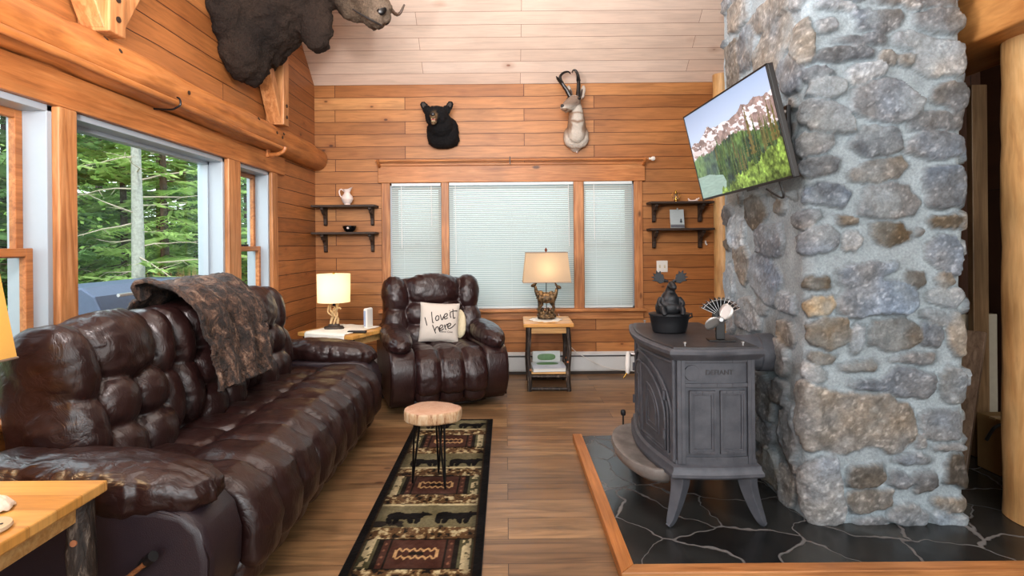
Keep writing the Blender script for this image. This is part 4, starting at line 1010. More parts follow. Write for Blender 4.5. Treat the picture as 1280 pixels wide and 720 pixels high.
# ---- deer lamp
M_bronze = Mat('aged_bronze'); _n = M_bronze.noise(M_bronze.coords(), 40, 4); M_bronze.base(M_bronze.ramp(_n, [(.35, lin(44, 34, 24)), (.6, lin(112, 88, 58)), (.75, lin(160, 132, 92))])); M_bronze.pr(Roughness=.45, Metallic=.55); M_bronze.bump(_n, .5, .004); M_bronze = M_bronze.m
dl = thing('table_lamp', 'table lamp with two bronze deer under a rectangular cream shade', 'lamp', (.37, 5.07, .606))
m = MB()
def deer(m, M, antler, h=1.0, turn=0):
    A = lambda pts, r, n=8: m.tube(polyline(pts, 4) if len(pts) > 2 else pts, r, n, M=M)
    m.puff((0, 0, .125), (.062, .024, .030), k=2.2, n=8, M=M, thin=2); m.puff((.040, 0, .130), (.030, .024, .036), k=2.2, n=7, M=M, thin=2); m.puff((-.045, 0, .13), (.026, .023, .032), k=2.2, n=7, M=M, thin=2)
    for x_, y_ in ((.045, .014), (.050, -.014)): m.tube([(x_, y_, .125), (x_+.002, y_, .07), (x_, y_, .0)], [.013, .007, .0065], 8, M=M)
    for x_, y_ in ((-.055, .014), (-.048, -.014)): m.tube([(x_+.005, y_, .13), (x_+.012, y_, .09), (x_-.010, y_, .055), (x_, y_, .0)], [.018, .013, .007, .0065], 8, M=M)
    m.tube([(.055, 0, .135), (.072, 0, .165), (.078, 0, .192)], [.022, .014, .011], 8, M=M)
    m.puff((.090, 0, .200), (.022, .010, .012), k=2, n=6, rot=(0, .35, 0), M=M, thin=2)
    for s_ in (-1, 1): m.puff((.070, s_*.016, .214), (.004, .010, .006), k=2, n=4, rot=(0, 0, s_*.5), M=M, thin=2)
    m.tube([(-.068, 0, .14), (-.078, 0, .125)], [.006, .003], 6, M=M)
    if antler:
        for s_ in (-1, 1):
            m.tube(polyline([(.078, s_*.006, .212), (.060, s_*.022, .236), (.066, s_*.036, .258), (.085, s_*.034, .275)], 4), [.0050]*13, 6, M=M)
            for q, e in (((.062, s_*.020, .233), (.085, s_*.024, .248)), ((.062, s_*.030, .248), (.045, s_*.044, .262)), ((.070, s_*.036, .262), (.062, s_*.048, .28))): m.tube([q, e], [.0042, .003], 6, M=M)
deer(m, Matrix.Translation((.0, -.030, .016)) @ Matrix.Diagonal((1.22, 1.15, 1.40, 1)), True)
deer(m, Matrix.Translation((-.005, .034, .030)) @ Matrix.Rotation(PI, 4, 'Z') @ Matrix.Diagonal((1.22, 1.15, 1.40, 1)), False)
for s_ in (-1, 1): m.tube([(-.096, .034+s_*.008, .315), (-.104, .034+s_*.026, .345)], [.004, .0025], 6)
m.puff((0, .0, .03), (.085, .055, .028), k=3, n=10, wr=.3, thin=2)
for i in range(16):
    a = i*2.4; m.puff((.06*math.cos(a), .04*math.sin(a), .05+.016*(i % 3)), (.016, .013, .024), k=2, n=4, thin=2)
m.fused('deer_figures', M_bronze, dl, voxel=.0028, smooth=1)
MB().tube([(0, .005, .03), (0, .005, .60)], .004, 8).build('pole', M_blackmetal, dl)
MB().lathe([(.0, .0), (.010, .004), (.004, .012), (.011, .024), (.013, .034), (.0, .055)], 10, M=Matrix.Translation((0, .005, .605))).build('finial', plain('copper', lin(120, 62, 40), .3, .8, bump=0), dl)
M_shade2 = shade_mat('taupe_rect_shade', (190, 172, 150), .07, .30, glow=(255, 214, 150))
def rshade(m, a0, b0, a1, b1, z0, z1, t=.002):
    c0 = [(-a0, -b0), (a0, -b0), (a0, b0), (-a0, b0)]; c1_ = [(-a1, -b1), (a1, -b1), (a1, b1), (-a1, b1)]
    for i in range(4):
        j = (i+1) % 4; m.add([(*c0[i], z0), (*c0[j], z0), (*c1_[j], z1), (*c1_[i], z1)], [[0, 1, 2, 3]])
def deer_shade(par, base, mat, f=1.0):
    H_ = .255*f; m = MB(); rshade(m, .205*f, .125*f, .178*f, .10*f, base, base+H_); m.build('lamp_shade', mat, par, smooth=False, fix=False)
    m = MB()
    for a, b, z_ in ((.206*f, .126*f, base), (.179*f, .101*f, base+H_)):
        pp = [(-a, -b, z_), (a, -b, z_), (a, b, z_), (-a, b, z_), (-a, -b, z_)]
        for p_, q_ in zip(pp, pp[1:]): m.tube([p_, q_], .0035, 6)
    m.build('shade_rim', plain('shade_rim_taupe', lin(140, 122, 108), .7), par)
deer_shade(dl, .345, M_shade2, 1.05)
# the same kind of lamp on the near table, only its shade edge shows
nl = thing('table_lamp', 'amber lit rectangular shade lamp on the table beside the near sofa arm', 'lamp', (-1.575, 1.42, .62))
M_shade3 = shade_mat('amber_rect_shade', (206, 168, 96), .12, .14, glow=(255, 200, 110))
MB().lathe([(.0, 0), (.085, 0), (.088, .012), (.03, .03), (.02, .10), (.045, .18), (.045, .24), (.015, .30), (.008, .34), (.0, .34)], 20).build('base', M_bronze, nl)
deer_shade(nl, .375, M_shade3)
MB().tube([(0, 0, .33), (0, 0, .66)], .004, 8).build('pole', M_blackmetal, nl)

# objects on the near table
doily('napkin', 'crumpled white crocheted mat at the back of the near table', (-1.345, 1.44, .617), .045, lobes=7, hump=.035)
t = thing('coaster', 'round pale coaster with dark specks on the near table', 'coaster', (-1.265, 1.335, .617)); MB().lathe([(.0, 0), (.048, 0), (.052, .004), (.050, .011), (.0, .012)], 30).build('disc', plain('stoneware', lin(196, 178, 150), .5), t)
m = MB()
for i in range(9): m.puff((.026*math.cos(i*2.4)*(i/9)**.5*1.3, .026*math.sin(i*2.4)*(i/9)**.5*1.3, .0125), (.0035, .003, .0012), n=3, thin=2)
m.build('specks', M_blackplastic, t)
# books on the shelf of the narrow table
t = thing('picture_book', 'large picture book with a green landscape cover on the table shelf', 'book', (.375, 5.03, .167), math.radians(3))
MB().box((-.145, -.15, 0), (.145, .10, .03)).build('pages', M_paper, t, smooth=False, bevel=.003)
m = MB(); m.box((-.15, -.155, .03), (.15, .105, .034)); m.box((-.15, -.155, -.0), (.15, .105, .002)); m.build('cover', plain('book_cover', lin(196, 210, 218), .3), t, smooth=False)
MB().box((-.145, -.158, .034), (.145, -.02, .0345)).build('cover_band', plain('book_sky', lin(206, 214, 228), .3), t, smooth=False)
MB().puff((0, .03, .0345), (.10, .05, .001), n=6, thin=2).build('cover_picture', plain('book_green', lin(80, 130, 70), .3, var=.3), t)
t = thing('picture_book', 'thin white brochure leaning upright at the back of the table shelf', 'book', (.375, 5.20, .167), math.radians(2)); MB().box((-.13, -.006, 0), (.13, .006, .12), Matrix.Rotation(-.15, 4, 'X')).build('cover', plain('brochure', lin(196, 206, 204), .4), t, smooth=False)
MB().puff((0, -.0065, .065), (.085, .0012, .030), n=6, thin=1, M=Matrix.Rotation(-.15, 4, 'X')).build('cover_picture', plain('brochure_green', lin(84, 128, 76), .4, var=.3), t)
# lamp cord
o = MB().tube(polyline([(.52, YB-.04, .60), (.62, YB-.09, .30), (.80, YB-.10, .16), (1.0, YB-.10, .07), (1.25, YB-.10, .035), (1.5, YB-.10, .03)], 8), .0035, 6).build('lamp_cord', M_white); tag(o, 'thin white lamp cord trailing along the baseboard heater', 'cord')

# ---- stump table
st_ = thing('stump_table', 'small live edge log slice table on black hairpin legs', 'stool', (-.405, 2.985, .009))
m = MB(); n = 48; prof = [(.86, .345), (.97, .350), (1.0, .360), (1.0, .395), (.985, .407), (.95, .410)]
def outl(a): return (.150*(1+.05*math.cos(2*a+.4)+.05*math.cos(3*a+1)-.06*max(0, math.cos(a-2.6))**6+.02*math.sin(7*a)), .125*(1+.06*math.cos(3*a)+.015*math.sin(9*a)))
for k_, z_ in prof:
    for i in range(n):
        a = 2*PI*i/n; ox, oy = outl(a); m.v.append(Vector((ox*math.cos(a)*k_, oy*math.sin(a)*k_, z_)))
for r in range(len(prof)-1):
    for i in range(n): m.f.append([r*n+i, r*n+(i+1) % n, (r+1)*n+(i+1) % n, (r+1)*n+i])
m.f.append(list(range(n))[::-1]); m.f.append([(len(prof)-1)*n+i for i in range(n)])
mm = Mat('log_slice'); co = mm.coords(); sp = mm.n('ShaderNodeSeparateXYZ', {0: co}); nz = mm.noise(co, 22, 4, .6, .6); ln_ = mm.n('ShaderNodeVectorMath', {0: mm.scale(co, (1, 1, 0))}, operation='LENGTH').outputs['Value']
rg_ = mm.math('SINE', mm.math('ADD', mm.math('MULTIPLY', ln_, 520), mm.math('MULTIPLY', nz, 7)))
top = mm.mix(mm.math('MULTIPLY', mm.math('ADD', rg_, 1), .22), mm.ramp(nz, [(.3, lin(204, 172, 146)), (.7, lin(184, 142, 114))]), lin(184, 140, 108))
sid = mm.ramp(mm.noise(mm.scale(co, (1, 1, .25)), 42, 4, .7), [(.4, lin(200, 178, 146)), (.55, lin(186, 150, 112)), (.66, lin(120, 76, 52))])
mm.base(mm.mix(mm.math('GREATER_THAN', sp.outputs[2], .4075), sid, top)); mm.pr(Roughness=.55); mm.bump(nz, .3, .004)
m.build('table_top', mm.m, st_, bevel=0, ang=50)
for (x0_, y0_), (x1_, y1_) in (((-.075, -.04), (-.11, .0)), ((.055, -.05), (.075, -.075)), ((.03, .06), (.015, .13))):
    l = MB(); d = Vector((y1_-y0_, -(x1_-x0_), 0)).normalized()*.018
    l.tube([Vector((x0_, y0_, .346))-d, Vector((x1_, y1_, .004))], [.0055, .0055], 8); l.tube([Vector((x0_, y0_, .346))+d, Vector((x1_, y1_, .004))], [.0055, .0055], 8)
    l.build('leg', M_blackmetal, st_)
MB().tube([(-.06, -.04, .343), (.05, -.05, .343), (.03, .06, .343), (-.06, -.04, .343)], .004, 6).build('leg_plate', M_blackmetal, st_)

# ---- rug
RX0, RX1, RY0, RY1 = -.665, -.108, 1.25, 4.08; du = .0045
nx_, ny_ = int((RX1-RX0)/du), int((RY1-RY0)/du)
gx, gy = np.meshgrid(np.linspace(0, RX1-RX0, nx_), np.linspace(RY0, RY1, ny_)); X = gx.ravel(); Y = gy.ravel(); Wd = RX1-RX0
PER = .66; mc = 2.31
q = (Y-mc)/PER; cell = np.floor(q+.5); f = (q-cell)*PER   # f: -.33...33 around a motif centre
fa = np.abs(f); n1 = fbm(X*45, Y*45, 3, 3); n2 = fbm(X*14, Y*14, 7, 3); n3 = fbm(X*120, Y*120, 13, 2)
olive = np.array([74, 72, 52.]); tan = np.array([140, 122, 88.]); red = np.array([66, 42, 34.]); dk = np.array([26, 22, 18.]); cream = np.array([176, 164, 128.]); brown = np.array([84, 62, 40.])
C = np.tile(olive, (len(X), 1))+n2[:, None]*24
def put(mask, col): C[mask] = (np.array(col)+n2[:, None]*18)[mask] if np.ndim(col) == 1 else col[mask]
leafb = (fa > .115) & (fa < .215)
put(leafb, brown); put(leafb & (n1 > .16), tan); put(leafb & (n1 > .34), cream); put(leafb & (n1 < -.30), dk)
mot = fa < .115; xm = np.abs(X-Wd/2)
put(mot & (xm < .165), red); put(mot & (xm < .175) & (xm > .155), dk); put(mot & (xm < .125) & (xm > .115), dk); put(mot & (np.abs(fa-.112) < .005), dk)
put(mot & (xm > .19) & (xm < .225) & (n1+n2*.5 > -.15), cream)
zig = np.abs(np.abs(f)-(.018+.020*np.abs(((X-Wd/2)/.030+.5) % 1-.5)*2)-.0*xm)
put(mot & (xm < .085) & (zig < .0075), (172, 138, 96)); put(mot & (np.abs(xm-.088) < .006) & (fa < .03), (172, 138, 96)); put(mot & (xm < .03) & (fa < .012), dk)
dia = (np.abs(xm-.140)/.008+np.abs(((fa) % .05)-.025)/.010) < 1
put(mot & dia, (112, 78, 60))
bearb = fa >= .215
g_ = np.where(f > 0, PER/2-(f), PER/2+f)    # distance from the boundary of cells
put(bearb, (98, 92, 68)); 
ycell = np.where(f > 0, f-.215, f+PER-.215)  # 0...23 through the band away from the camera
flip = (Y > 3.1)
put(bearb & (np.abs(ycell-np.where(flip, .012, .218)+n2*.006) < .009), cream)
put(bearb & (n2 < -.25) & (ycell < .06), dk+18)
for cx in (.175, .405):
    bx_ = (X-cx)*1.0; by = ycell-.10
    def el(ax, ay, rx, ry, an=0):
        a_, b_ = bx_-ax, by-ay; ca, sa = math.cos(an), math.sin(an); return ((a_*ca+b_*sa)/rx)**2+((-a_*sa+b_*ca)/ry)**2 < 1
    bear = el(0, .0, .075, .030) | el(-.04, .008, .045, .036) | el(.045, .004, .045, .033) | el(.085, .022, .030, .019, .2) | el(.112, .018, .016, .009) | el(.08, .042, .007, .007)
    for lx, a_ in ((-.07, .2), (-.035, -.2), (.03, .25), (.065, -.15)): bear = bear | el(lx, -.035, .014, .036, a_)
    put(bearb & bear, np.array([16, 14, 14.]))
edge = (X < .032) | (X > Wd-.032) | (Y > RY1-.03)
put(edge, np.array([20, 18, 18.])); put(((np.abs(X-.038) < .006) | (np.abs(X-Wd+.038) < .006)) & ~edge, brown*.7)
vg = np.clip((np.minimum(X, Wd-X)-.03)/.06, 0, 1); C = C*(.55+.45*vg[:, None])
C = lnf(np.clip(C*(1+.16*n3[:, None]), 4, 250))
V = np.stack([X+RX0, Y, .008+.0012*n3+.001*n1], 1)
rug = thing('runner_rug', 'long black bordered runner rug with bears and zigzag medallions', 'rug', (0, 0, 0))
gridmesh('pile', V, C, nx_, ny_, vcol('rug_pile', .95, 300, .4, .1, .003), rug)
MB().box((RX0-.003, RY0, .0005), (RX1+.003, RY1+.003, .0065)).build('backing', plain('rug_backing', lin(18, 16, 16), .95), rug, smooth=False)
# ================================================================== STOVE
SO = Vector((.93, 2.83, .04)); sv = thing('wood_stove', 'grey cast iron wood stove with arched doors on the slate hearth', 'stove', SO)
MS = Matrix.Translation(-SO)
def stove_outline(off):
    pts = []
    x0, x1, y0, y1 = .745-off, 1.115+off, 2.455-off, 3.205+off
    for t_ in np.linspace(0, 1, 14): pts.append((x0-.060*math.sin(PI*t_), y1+(y0-y1)*t_))       # front, bowed towards the room
    for t_ in np.linspace(0, 1, 8)[1:]: pts.append((x0+(x1-x0)*t_, y0-.014*math.sin(PI*t_)))       # near end
    pts.append((x1, y1))
    for t_ in np.linspace(1, 0, 8)[1:-1]: pts.append((x0+(x1-x0)*t_, y1+.014*math.sin(PI*t_)))
    return pts
def sloft(levels, mat, name, par=sv, bev=.0, ang=30):
    m = MB(); n = None
    for z, off in levels:
        o = stove_outline(off); n = len(o); m.v += [Vector((a, b, z)) for a, b in o]
    for r in range(len(levels)-1):
        for i in range(n): m.f.append([r*n+i, r*n+(i+1) % n, (r+1)*n+(i+1) % n, (r+1)*n+i])
    m.f.append(list(range(n))); m.f.append([(len(levels)-1)*n+i for i in range(n)])
    m.v = [MS @ v for v in m.v]
    return m.build(name, mat, par, ang=ang, bevel=bev)
sloft([(.25, -.03), (.252, .010), (.262, .020), (.275, .020), (.288, .012), (.305, .010), (.312, -.004), (.33, -.004)], M_iron, 'base_skirt')
sloft([(.31, -.012), (.78, -.012)], M_iron, 'firebox')
sloft([(.772, -.012), (.776, .004), (.786, .010), (.792, .018), (.806, .026), (.820, .026), (.828, .018), (.828, .010)], M_iron, 'top_rim')
sloft([(.82, .006), (.834, .004), (.836, -.004), (.836, -.02)], M_irontop, 'top_plate', ang=40)
# near end: pilasters, panels, name plate
YN = 2.455+.012
def endy(x): return YN-.014*math.sin(PI*max(0, min(1, (x-.745)/.37)))
def endbox(m, xa, xb, za, zb, d, seg=4):
    for i in range(seg):
        a = xa+(xb-xa)*i/seg; b = xa+(xb-xa)*(i+1)/seg
        ya, yb_ = endy(a), endy(b); m.add([(a, ya-d, za), (b, yb_-d, za), (b, yb_-d, zb), (a, ya-d, zb), (a, ya+.004, za), (b, yb_+.004, za), (b, yb_+.004, zb), (a, ya+.004, zb)], [[0, 1, 2, 3], [4, 7, 6, 5], [0, 3, 7, 4], [1, 5, 6, 2], [0, 4, 5, 1], [3, 2, 6, 7]], MS)
m = MB()
endbox(m, .757, .792, .315, .778, .012, 2); endbox(m, 1.07, 1.103, .315, .778, .012, 2)
endbox(m, .79, 1.07, .655, .672, .010); endbox(m, .79, 1.07, .765, .778, .010); endbox(m, .79, 1.07, .315, .345, .008)
for xa, xb in ((.81, .925), (.945, 1.06)):
    for w_0, d in ((.0, .010), (.008, .006)):
        endbox(m, xa+w_0, xb-w_0, .628-w_0, .640-w_0, d); endbox(m, xa+w_0, xb-w_0, .360+w_0, .372+w_0, d); endbox(m, xa+w_0, xa+w_0+.010, .36+w_0, .64-w_0, d, 1); endbox(m, xb-w_0-.010, xb-w_0, .36+w_0, .64-w_0, d, 1)
m.build('end_panel', M_iron, sv, smooth=False, bevel=.0015)
m = MB(); m.lathe([(.0, .004), (.034, .004), (.036, 0)], 24, M=MS @ Matrix.Translation((.825, endy(.825), .718)) @ Matrix.Rotation(PI/2, 4, 'X')); m.build('round_boss', M_iron, sv)
me = textmesh('DEFIANT', .031, .002); o = bpy.data.objects.new('name_lettering', me); COL.objects.link(o); me.materials.append(plain('lettering_grey', lin(56, 56, 60), .5)); o.parent = sv
o.matrix_local = MS @ Matrix.Translation((.945, 2.4525, .720)) @ Matrix.Rotation(PI/2, 4, 'X')
# front face (towards the room, -x) with the arch and the doors
def fx(y): t_ = (3.205-y)/.75; return .745-.060*math.sin(PI*max(0, min(1, t_)))+.012
def ftube(pts, r, m, flat=1.0):
    m.tube([MS @ Vector((fx(y)-.004, y, z)) for y, z in pts], r, 8)
m = MB(); yc = 2.83
arch = lambda w, z0, z1: [(yc-w, z0)]+[(yc-w*math.cos(a), z1+(.74-z1 if w > .3 else (.735-z1)*w/.3*.97)*math.sin(a)) for a in np.linspace(0, PI, 25)]+[(yc+w, z0)]
ftube(arch(.335, .32, .50), .008, m); ftube(arch(.305, .32, .50), .006, m)
ftube([(2.47, .76), (2.6, .76), (2.83, .76), (3.1, .76), (3.19, .76)], .009, m); ftube([(2.475, .32), (2.475, .775)], .011, m); ftube([(3.19, .32), (3.19, .775)], .011, m)
ftube([(2.49, .335), (2.7, .335), (2.9, .335), (3.18, .335)], .007, m)
for s_ in (-1, 1): ftube([(yc+s_*.352, .745), (yc+s_*.352, .36), (yc+s_*.318, .36)], .004, m)
m.build('arch_molding', M_iron, sv)
for s_ in (-1, 1):
    d = MB(); outer = [(yc+s_*.012, .345)]+[(yc+s_*(.012+.268*math.cos(a)), .47+.22*math.sin(a)) for a in np.linspace(PI/2, 0, 12)]+[(yc+s_*.28, .345)]
    ftube(outer+[outer[0]], .008, d)
    inn = [(yc+s_*.075, .40)]+[(yc+s_*(.075+.145*math.cos(a)), .46+.15*math.sin(a)) for a in np.linspace(PI/2, 0, 10)]+[(yc+s_*.22, .40)]
    ftube(inn+[inn[0]], .006, d); inn = [(yc+(y-yc-s_*.145)*.6+s_*.145, .49+(z-.49)*.72) for y, z in inn]; ftube(inn+[inn[0]], .004, d)
    c0 = [MS @ Vector((fx(y)-.006, y, z)) for y, z in outer]; k = len(c0); d.add(c0+[MS @ Vector((fx(yc+s_*.14)-.006, yc+s_*.14, .48))], [[i, (i+1) % k, k] for i in range(k)])
    do = d.build('door', M_iron, sv, ang=50)
    for z in (.42, .60):
        y = yc+s_*.295; MB().tube([MS @ Vector((fx(y)-.016, y, z-.022)), MS @ Vector((fx(y)-.016, y, z+.022))], .009, 10).build('hinge', M_iron, do)
MB().tube([MS @ Vector(p) for p in ((.735, 3.17, .66), (.69, 3.19, .665))], .008, 8).build('handle_rod', M_chrome, sv)
MB().tube([MS @ Vector(p) for p in ((.700, 3.17, .675), (.697, 3.165, .655), (.692, 3.15, .60), (.688, 3.14, .565), (.686, 3.137, .555))], [.008, .014, .016, .013, .006], 12).build('handle_grip', M_white, sv)
MB().tube([MS @ Vector(p) for p in ((.690, 3.14, .57), (.66, 3.12, .535))], .004, 8).build('handle_tip', M_brass, sv)
# ash lip
m = MB(); n = 26; rings = []
for i in range(n+1):
    a = PI*i/n; sx_, sy_ = max(0, math.sin(a)), math.cos(a)
    row = []
    for k_, z_ in ((.80, .258), (.90, .270), (1.0, .268), (1.03, .250), (.98, .222), (.80, .198), (.45, .190), (.1, .20)):
        row.append(MS @ Vector((.735-.185*sx_**.8*k_, 2.83+sy_*.33*(.55+.45*k_), z_)))
    rings.append(row)
for r in rings: m.v += r
kk = 8
for i in range(n):
    for j in range(kk-1): m.f.append([i*kk+j, (i+1)*kk+j, (i+1)*kk+j+1, i*kk+j+1])
ctr = len(m.v); m.v.append(MS @ Vector((.72, 2.83, .245)))
for i in range(n): m.f.append([i*kk, (i+1)*kk, ctr])
m.build('ash_lip', M_lip, sv, ang=60)
m = MB(); m.puff(MS @ Vector((.66, 3.14, .335)), (.014, .014, .018), n=6, thin=2); m.tube([MS @ Vector((.66, 3.14, .255)), MS @ Vector((.66, 3.14, .33))], .005, 8); m.build('damper_knob', M_blackiron, sv)
# legs
for x_, y_, sx_, sy_ in ((.775, 2.475, -1, -.35), (1.075, 2.475, 1, -.35), (.775, 3.18, -1, .35), (1.085, 3.18, .9, .35)):
    pts = [(x_, y_, .262), (x_+sx_*.004, y_+sy_*.004, .21), (x_+sx_*.026, y_+sy_*.03, .13), (x_+sx_*.050, y_+sy_*.06, .066), (x_+sx_*.066, y_+sy_*.075, .043)]
    pts = [MS @ v for v in polyline(pts, 4)]; k = len(pts); rad = [.040*(1-i/(k-1))**.8+.010 for i in range(k)]; rad[-2] = .013; rad[-1] = .016
    MB().tube(pts, rad, 4, flat=.75, up=(0, 1, 0)).build('leg', M_iron, sv, bevel=.003, ang=30)
# flue collar into the chimney
m = MB(); m.lathe([(.098, 0), (.098, .03), (.088, .035), (.088, .17), (.095, .175), (.095, .25)], 36, M=MS @ Matrix.Translation((1.09, 2.80, .74)) @ Matrix.Rotation(PI/2, 4, 'Y')); m.build('flue_collar', M_iron, sv)
m = MB(); m.box((1.06, 2.70, .62), (1.13, 2.92, .80), MS); m.build('flue_box', M_iron, sv, bevel=.01)
for x_, y_ in ((.80, 2.475), (1.06, 2.475), (.80, 3.19), (.93, 3.195)):
    MB().lathe([(.004, 0), (.004, .010), (.008, .012), (.008, .018), (.0, .02)], 12, M=MS @ Matrix.Translation((x_, y_, .835))).build('top_bolt', M_chrome, sv)

# ---- kettle steamer shaped as a moose in a tub
kt = thing('stove_steamer', 'black cast iron steamer pot with a moose figure on the stove', 'steamer', (.845, 2.86, .8365))
MB().lathe([(.0, 0), (.078, 0), (.086, .006), (.094, .045), (.101, .085), (.106, .09), (.106, .098), (.098, .100), (.0, .100)], 36, sx=1.0, sy=.78).build('pot', M_blackiron, kt, ang=35)
MB().tube([(.10, 0, .09), (.116, 0, .095), (.118, 0, .078), (.10, 0, .07)], .005, 6).build('spout', M_blackiron, kt)
m = MB()
m.puff((-.005, 0, .125), (.066, .055, .045), k=2.3, n=12, thin=2); m.puff((.0, -.005, .165), (.045, .042, .05), k=2.2, n=12, thin=2)
m.tube(polyline([(.0, 0, .18), (.004, -.006, .215), (.006, -.018, .245)], 4), [.036, .033, .030, .027, .025, .023, .021, .020, .018], 12)
m.puff((.004, -.040, .245), (.017, .034, .019), k=2.2, n=10, rot=(.35, 0, 0), thin=2); m.puff((.004, -.066, .236), (.015, .016, .016), k=2.2, n=8, thin=2)
for s_ in (-1, 1):
    m.tube(polyline([(.045*s_, -.01, .175), (.062*s_, -.03, .15), (.04*s_, -.056, .125)], 4), [.016, .015, .014, .013, .012, .012, .011, .011, .010], 8)
    m.tube(polyline([(.030*s_, -.02, .12), (.05*s_, -.06, .125), (.045*s_, -.082, .095)], 4), [.022, .02, .019, .018, .016, .015, .014, .013, .012], 8)
    m.puff((s_*.024+.004, -.005, .262), (.012, .005, .007), n=5, thin=1)
m.fused('moose_figure', M_blackiron, kt, voxel=.004, smooth=3)
m = MB()
for s_ in (-1, 1):
    m.tube([(s_*.012+.004, -.012, .262), (s_*.035, -.012, .272)], .007, 8)
    pal = [(.030, .258), (.052, .252), (.066, .262), (.090, .266), (.078, .276), (.096, .286), (.078, .290), (.088, .306), (.070, .302), (.070, .322), (.058, .306), (.048, .318), (.044, .300), (.034, .300), (.030, .280)]
    m.prism([(z_, x_*s_) for x_, z_ in pal], 1, -.018, -.006)
    m.build('antler', M_blackiron, kt, smooth=False, bevel=.002); m = MB()

# ---- stove fan
fn = thing('stove_fan', 'small black heat powered stove fan with silver blades', 'fan', (1.005, 2.60, .8365), math.radians(-8))
MB().box((-.055, -.035, 0), (.065, .035, .006)).build('base', M_blackplastic, fn, smooth=False, bevel=.002)
MB().box((-.018, -.008, .006), (.022, .012, .105)).build('stem', M_blackplastic, fn, smooth=False, bevel=.003)
m = MB()
for i in range(11):
    a = math.radians(-62+124*i/10); c_, s_ = math.sin(a), math.cos(a)
    p0 = Vector((c_*.028, 0, .115+s_*.028)); p1 = Vector((c_*.098, 0, .115+s_*.088)); nr = Vector((s_, 0, -c_))*.0016
    m.add([p0-nr+Vector((0, -.022, 0)), p0+nr+Vector((0, -.022, 0)), p1+nr+Vector((0, -.022, 0)), p1-nr+Vector((0, -.022, 0)), p0-nr+Vector((0, .022, 0)), p0+nr+Vector((0, .022, 0)), p1+nr+Vector((0, .022, 0)), p1-nr+Vector((0, .022, 0))],
          [[0, 1, 2, 3], [4, 7, 6, 5], [0, 4, 5, 1], [1, 5, 6, 2], [2, 6, 7, 3], [3, 7, 4, 0]])
arc_ = [(math.cos(a_)*.078+.115, math.sin(a_)*.088) for a_ in np.linspace(-1.08, 1.08, 14)]+[(.115, 0)]
m.prism([(z_, x_) for z_, x_ in arc_], 1, .010, .020)
m.lathe([(.0, -.022), (.030, -.022), (.030, .022), (.0, .022)], 20, M=Matrix.Translation((0, 0, .115)) @ Matrix.Rotation(PI/2, 4, 'X'))
m.build('heat_fins', M_blackplastic, fn, smooth=False)
m = MB(); pts = [(math.sin(a)*.088, -.0235, .115+math.cos(a)*.079) for a in np.linspace(-1.08, 1.08, 16)]; m.tube(pts, .0014, 6)
for i in range(11):
    a = math.radians(-62+124*i/10); m.tube([(math.sin(a)*.03, -.0235, .115+math.cos(a)*.03), (math.sin(a)*.098, -.0235, .115+math.cos(a)*.088)], .0010, 5)
m.build('fin_edges', M_chrome, fn)
MB().lathe([(.0, 0), (.013, .0), (.013, .022), (.009, .03), (.0, .03)], 16, M=Matrix.Translation((-.005, -.024, .105)) @ Matrix.Rotation(PI/2, 4, 'X')).build('motor_hub', M_chrome, fn)
M_blade = plain('matte_silver', lin(176, 176, 174), .4, .7, bump=0)
for an in (200, 50):
    m = MB(); a = math.radians(an); R3 = Matrix.Translation((-.005, -.045, .105)) @ Matrix.Rotation(-a, 4, 'Y')
    N1 = 14
    for i in range(N1+1):
        t_ = i/N1; r = .008+.070*t_; w = .008+.026*math.sin(PI*min(1, t_*.86+.06))**.8
        if t_ > .9: w *= math.sqrt(max(.05, 1-((t_-.9)/.1)**2))
        for j in range(5):
            q_ = (j/4*2-1); m.v.append(R3 @ Vector((r, q_*w*.45+.003, q_*w*.85+.010*t_)))
    m.f = [[i*5+j, (i+1)*5+j, (i+1)*5+j+1, i*5+j+1] for i in range(N1) for j in range(4)]
    o = m.build('blade', M_blade, fn, fix=False); o.modifiers.new('t', 'SOLIDIFY').thickness = .0015

# ================================================================== TELEVISION
TC = Vector((1.118, 2.74, 1.793)); ra, rt_, rr2 = -1.479, .219, -.034; TW, TH2 = .86, .4945
MT = Matrix.Translation(TC) @ Matrix.Rotation(ra, 4, 'Z') @ Matrix.Rotation(rt_, 4, 'X') @ Matrix.Rotation(rr2, 4, 'Y')
tv = thing('television', 'flat television tilted on a wall arm showing snowy mountains', 'television'); tv.matrix_world = MT
MB().box((-TW/2, .004, -TH2/2), (TW/2, .030, TH2/2)).build('housing', M_blackplastic, tv, smooth=False, bevel=.004)
MB().box((-TW*.3, .030, -TH2*.35), (TW*.3, .055, TH2*.25)).build('rear_cover', M_blackplastic, tv, smooth=False, bevel=.008)
m = MB(); e = .008
m.box((-TW/2, -.003, TH2/2-e), (TW/2, .004, TH2/2)); m.box((-TW/2, -.003, -TH2/2), (TW/2, .004, -TH2/2+e*1.5)); m.box((-TW/2, -.003, -TH2/2), (-TW/2+e, .004, TH2/2)); m.box((TW/2-e, -.003, -TH2/2), (TW/2, .004, TH2/2))
m.build('bezel', M_blackplastic, tv, smooth=False, bevel=.001)
MB().box((.05, -.002, -TH2/2-.010), (.12, .02, -TH2/2)).build('sensor', M_blackplastic, tv, smooth=False)
nu_, nv_ = 420, 240; uu, vv = np.meshgrid(np.linspace(0, 1, nu_), np.linspace(0, 1, nv_)); u = uu.ravel(); v = vv.ravel(); ax = u*1.74
ridge = np.interp(u, [0, .06, .12, .2, .27, .31, .37, .45, .52, .60, .66, .70, .76, .84, .92, 1.0], [.62, .66, .64, .70, .765, .745, .72, .735, .72, .735, .755, .80, .775, .80, .775, .79])+.014*fbm(ax*22, v*0+3, 4, 4)
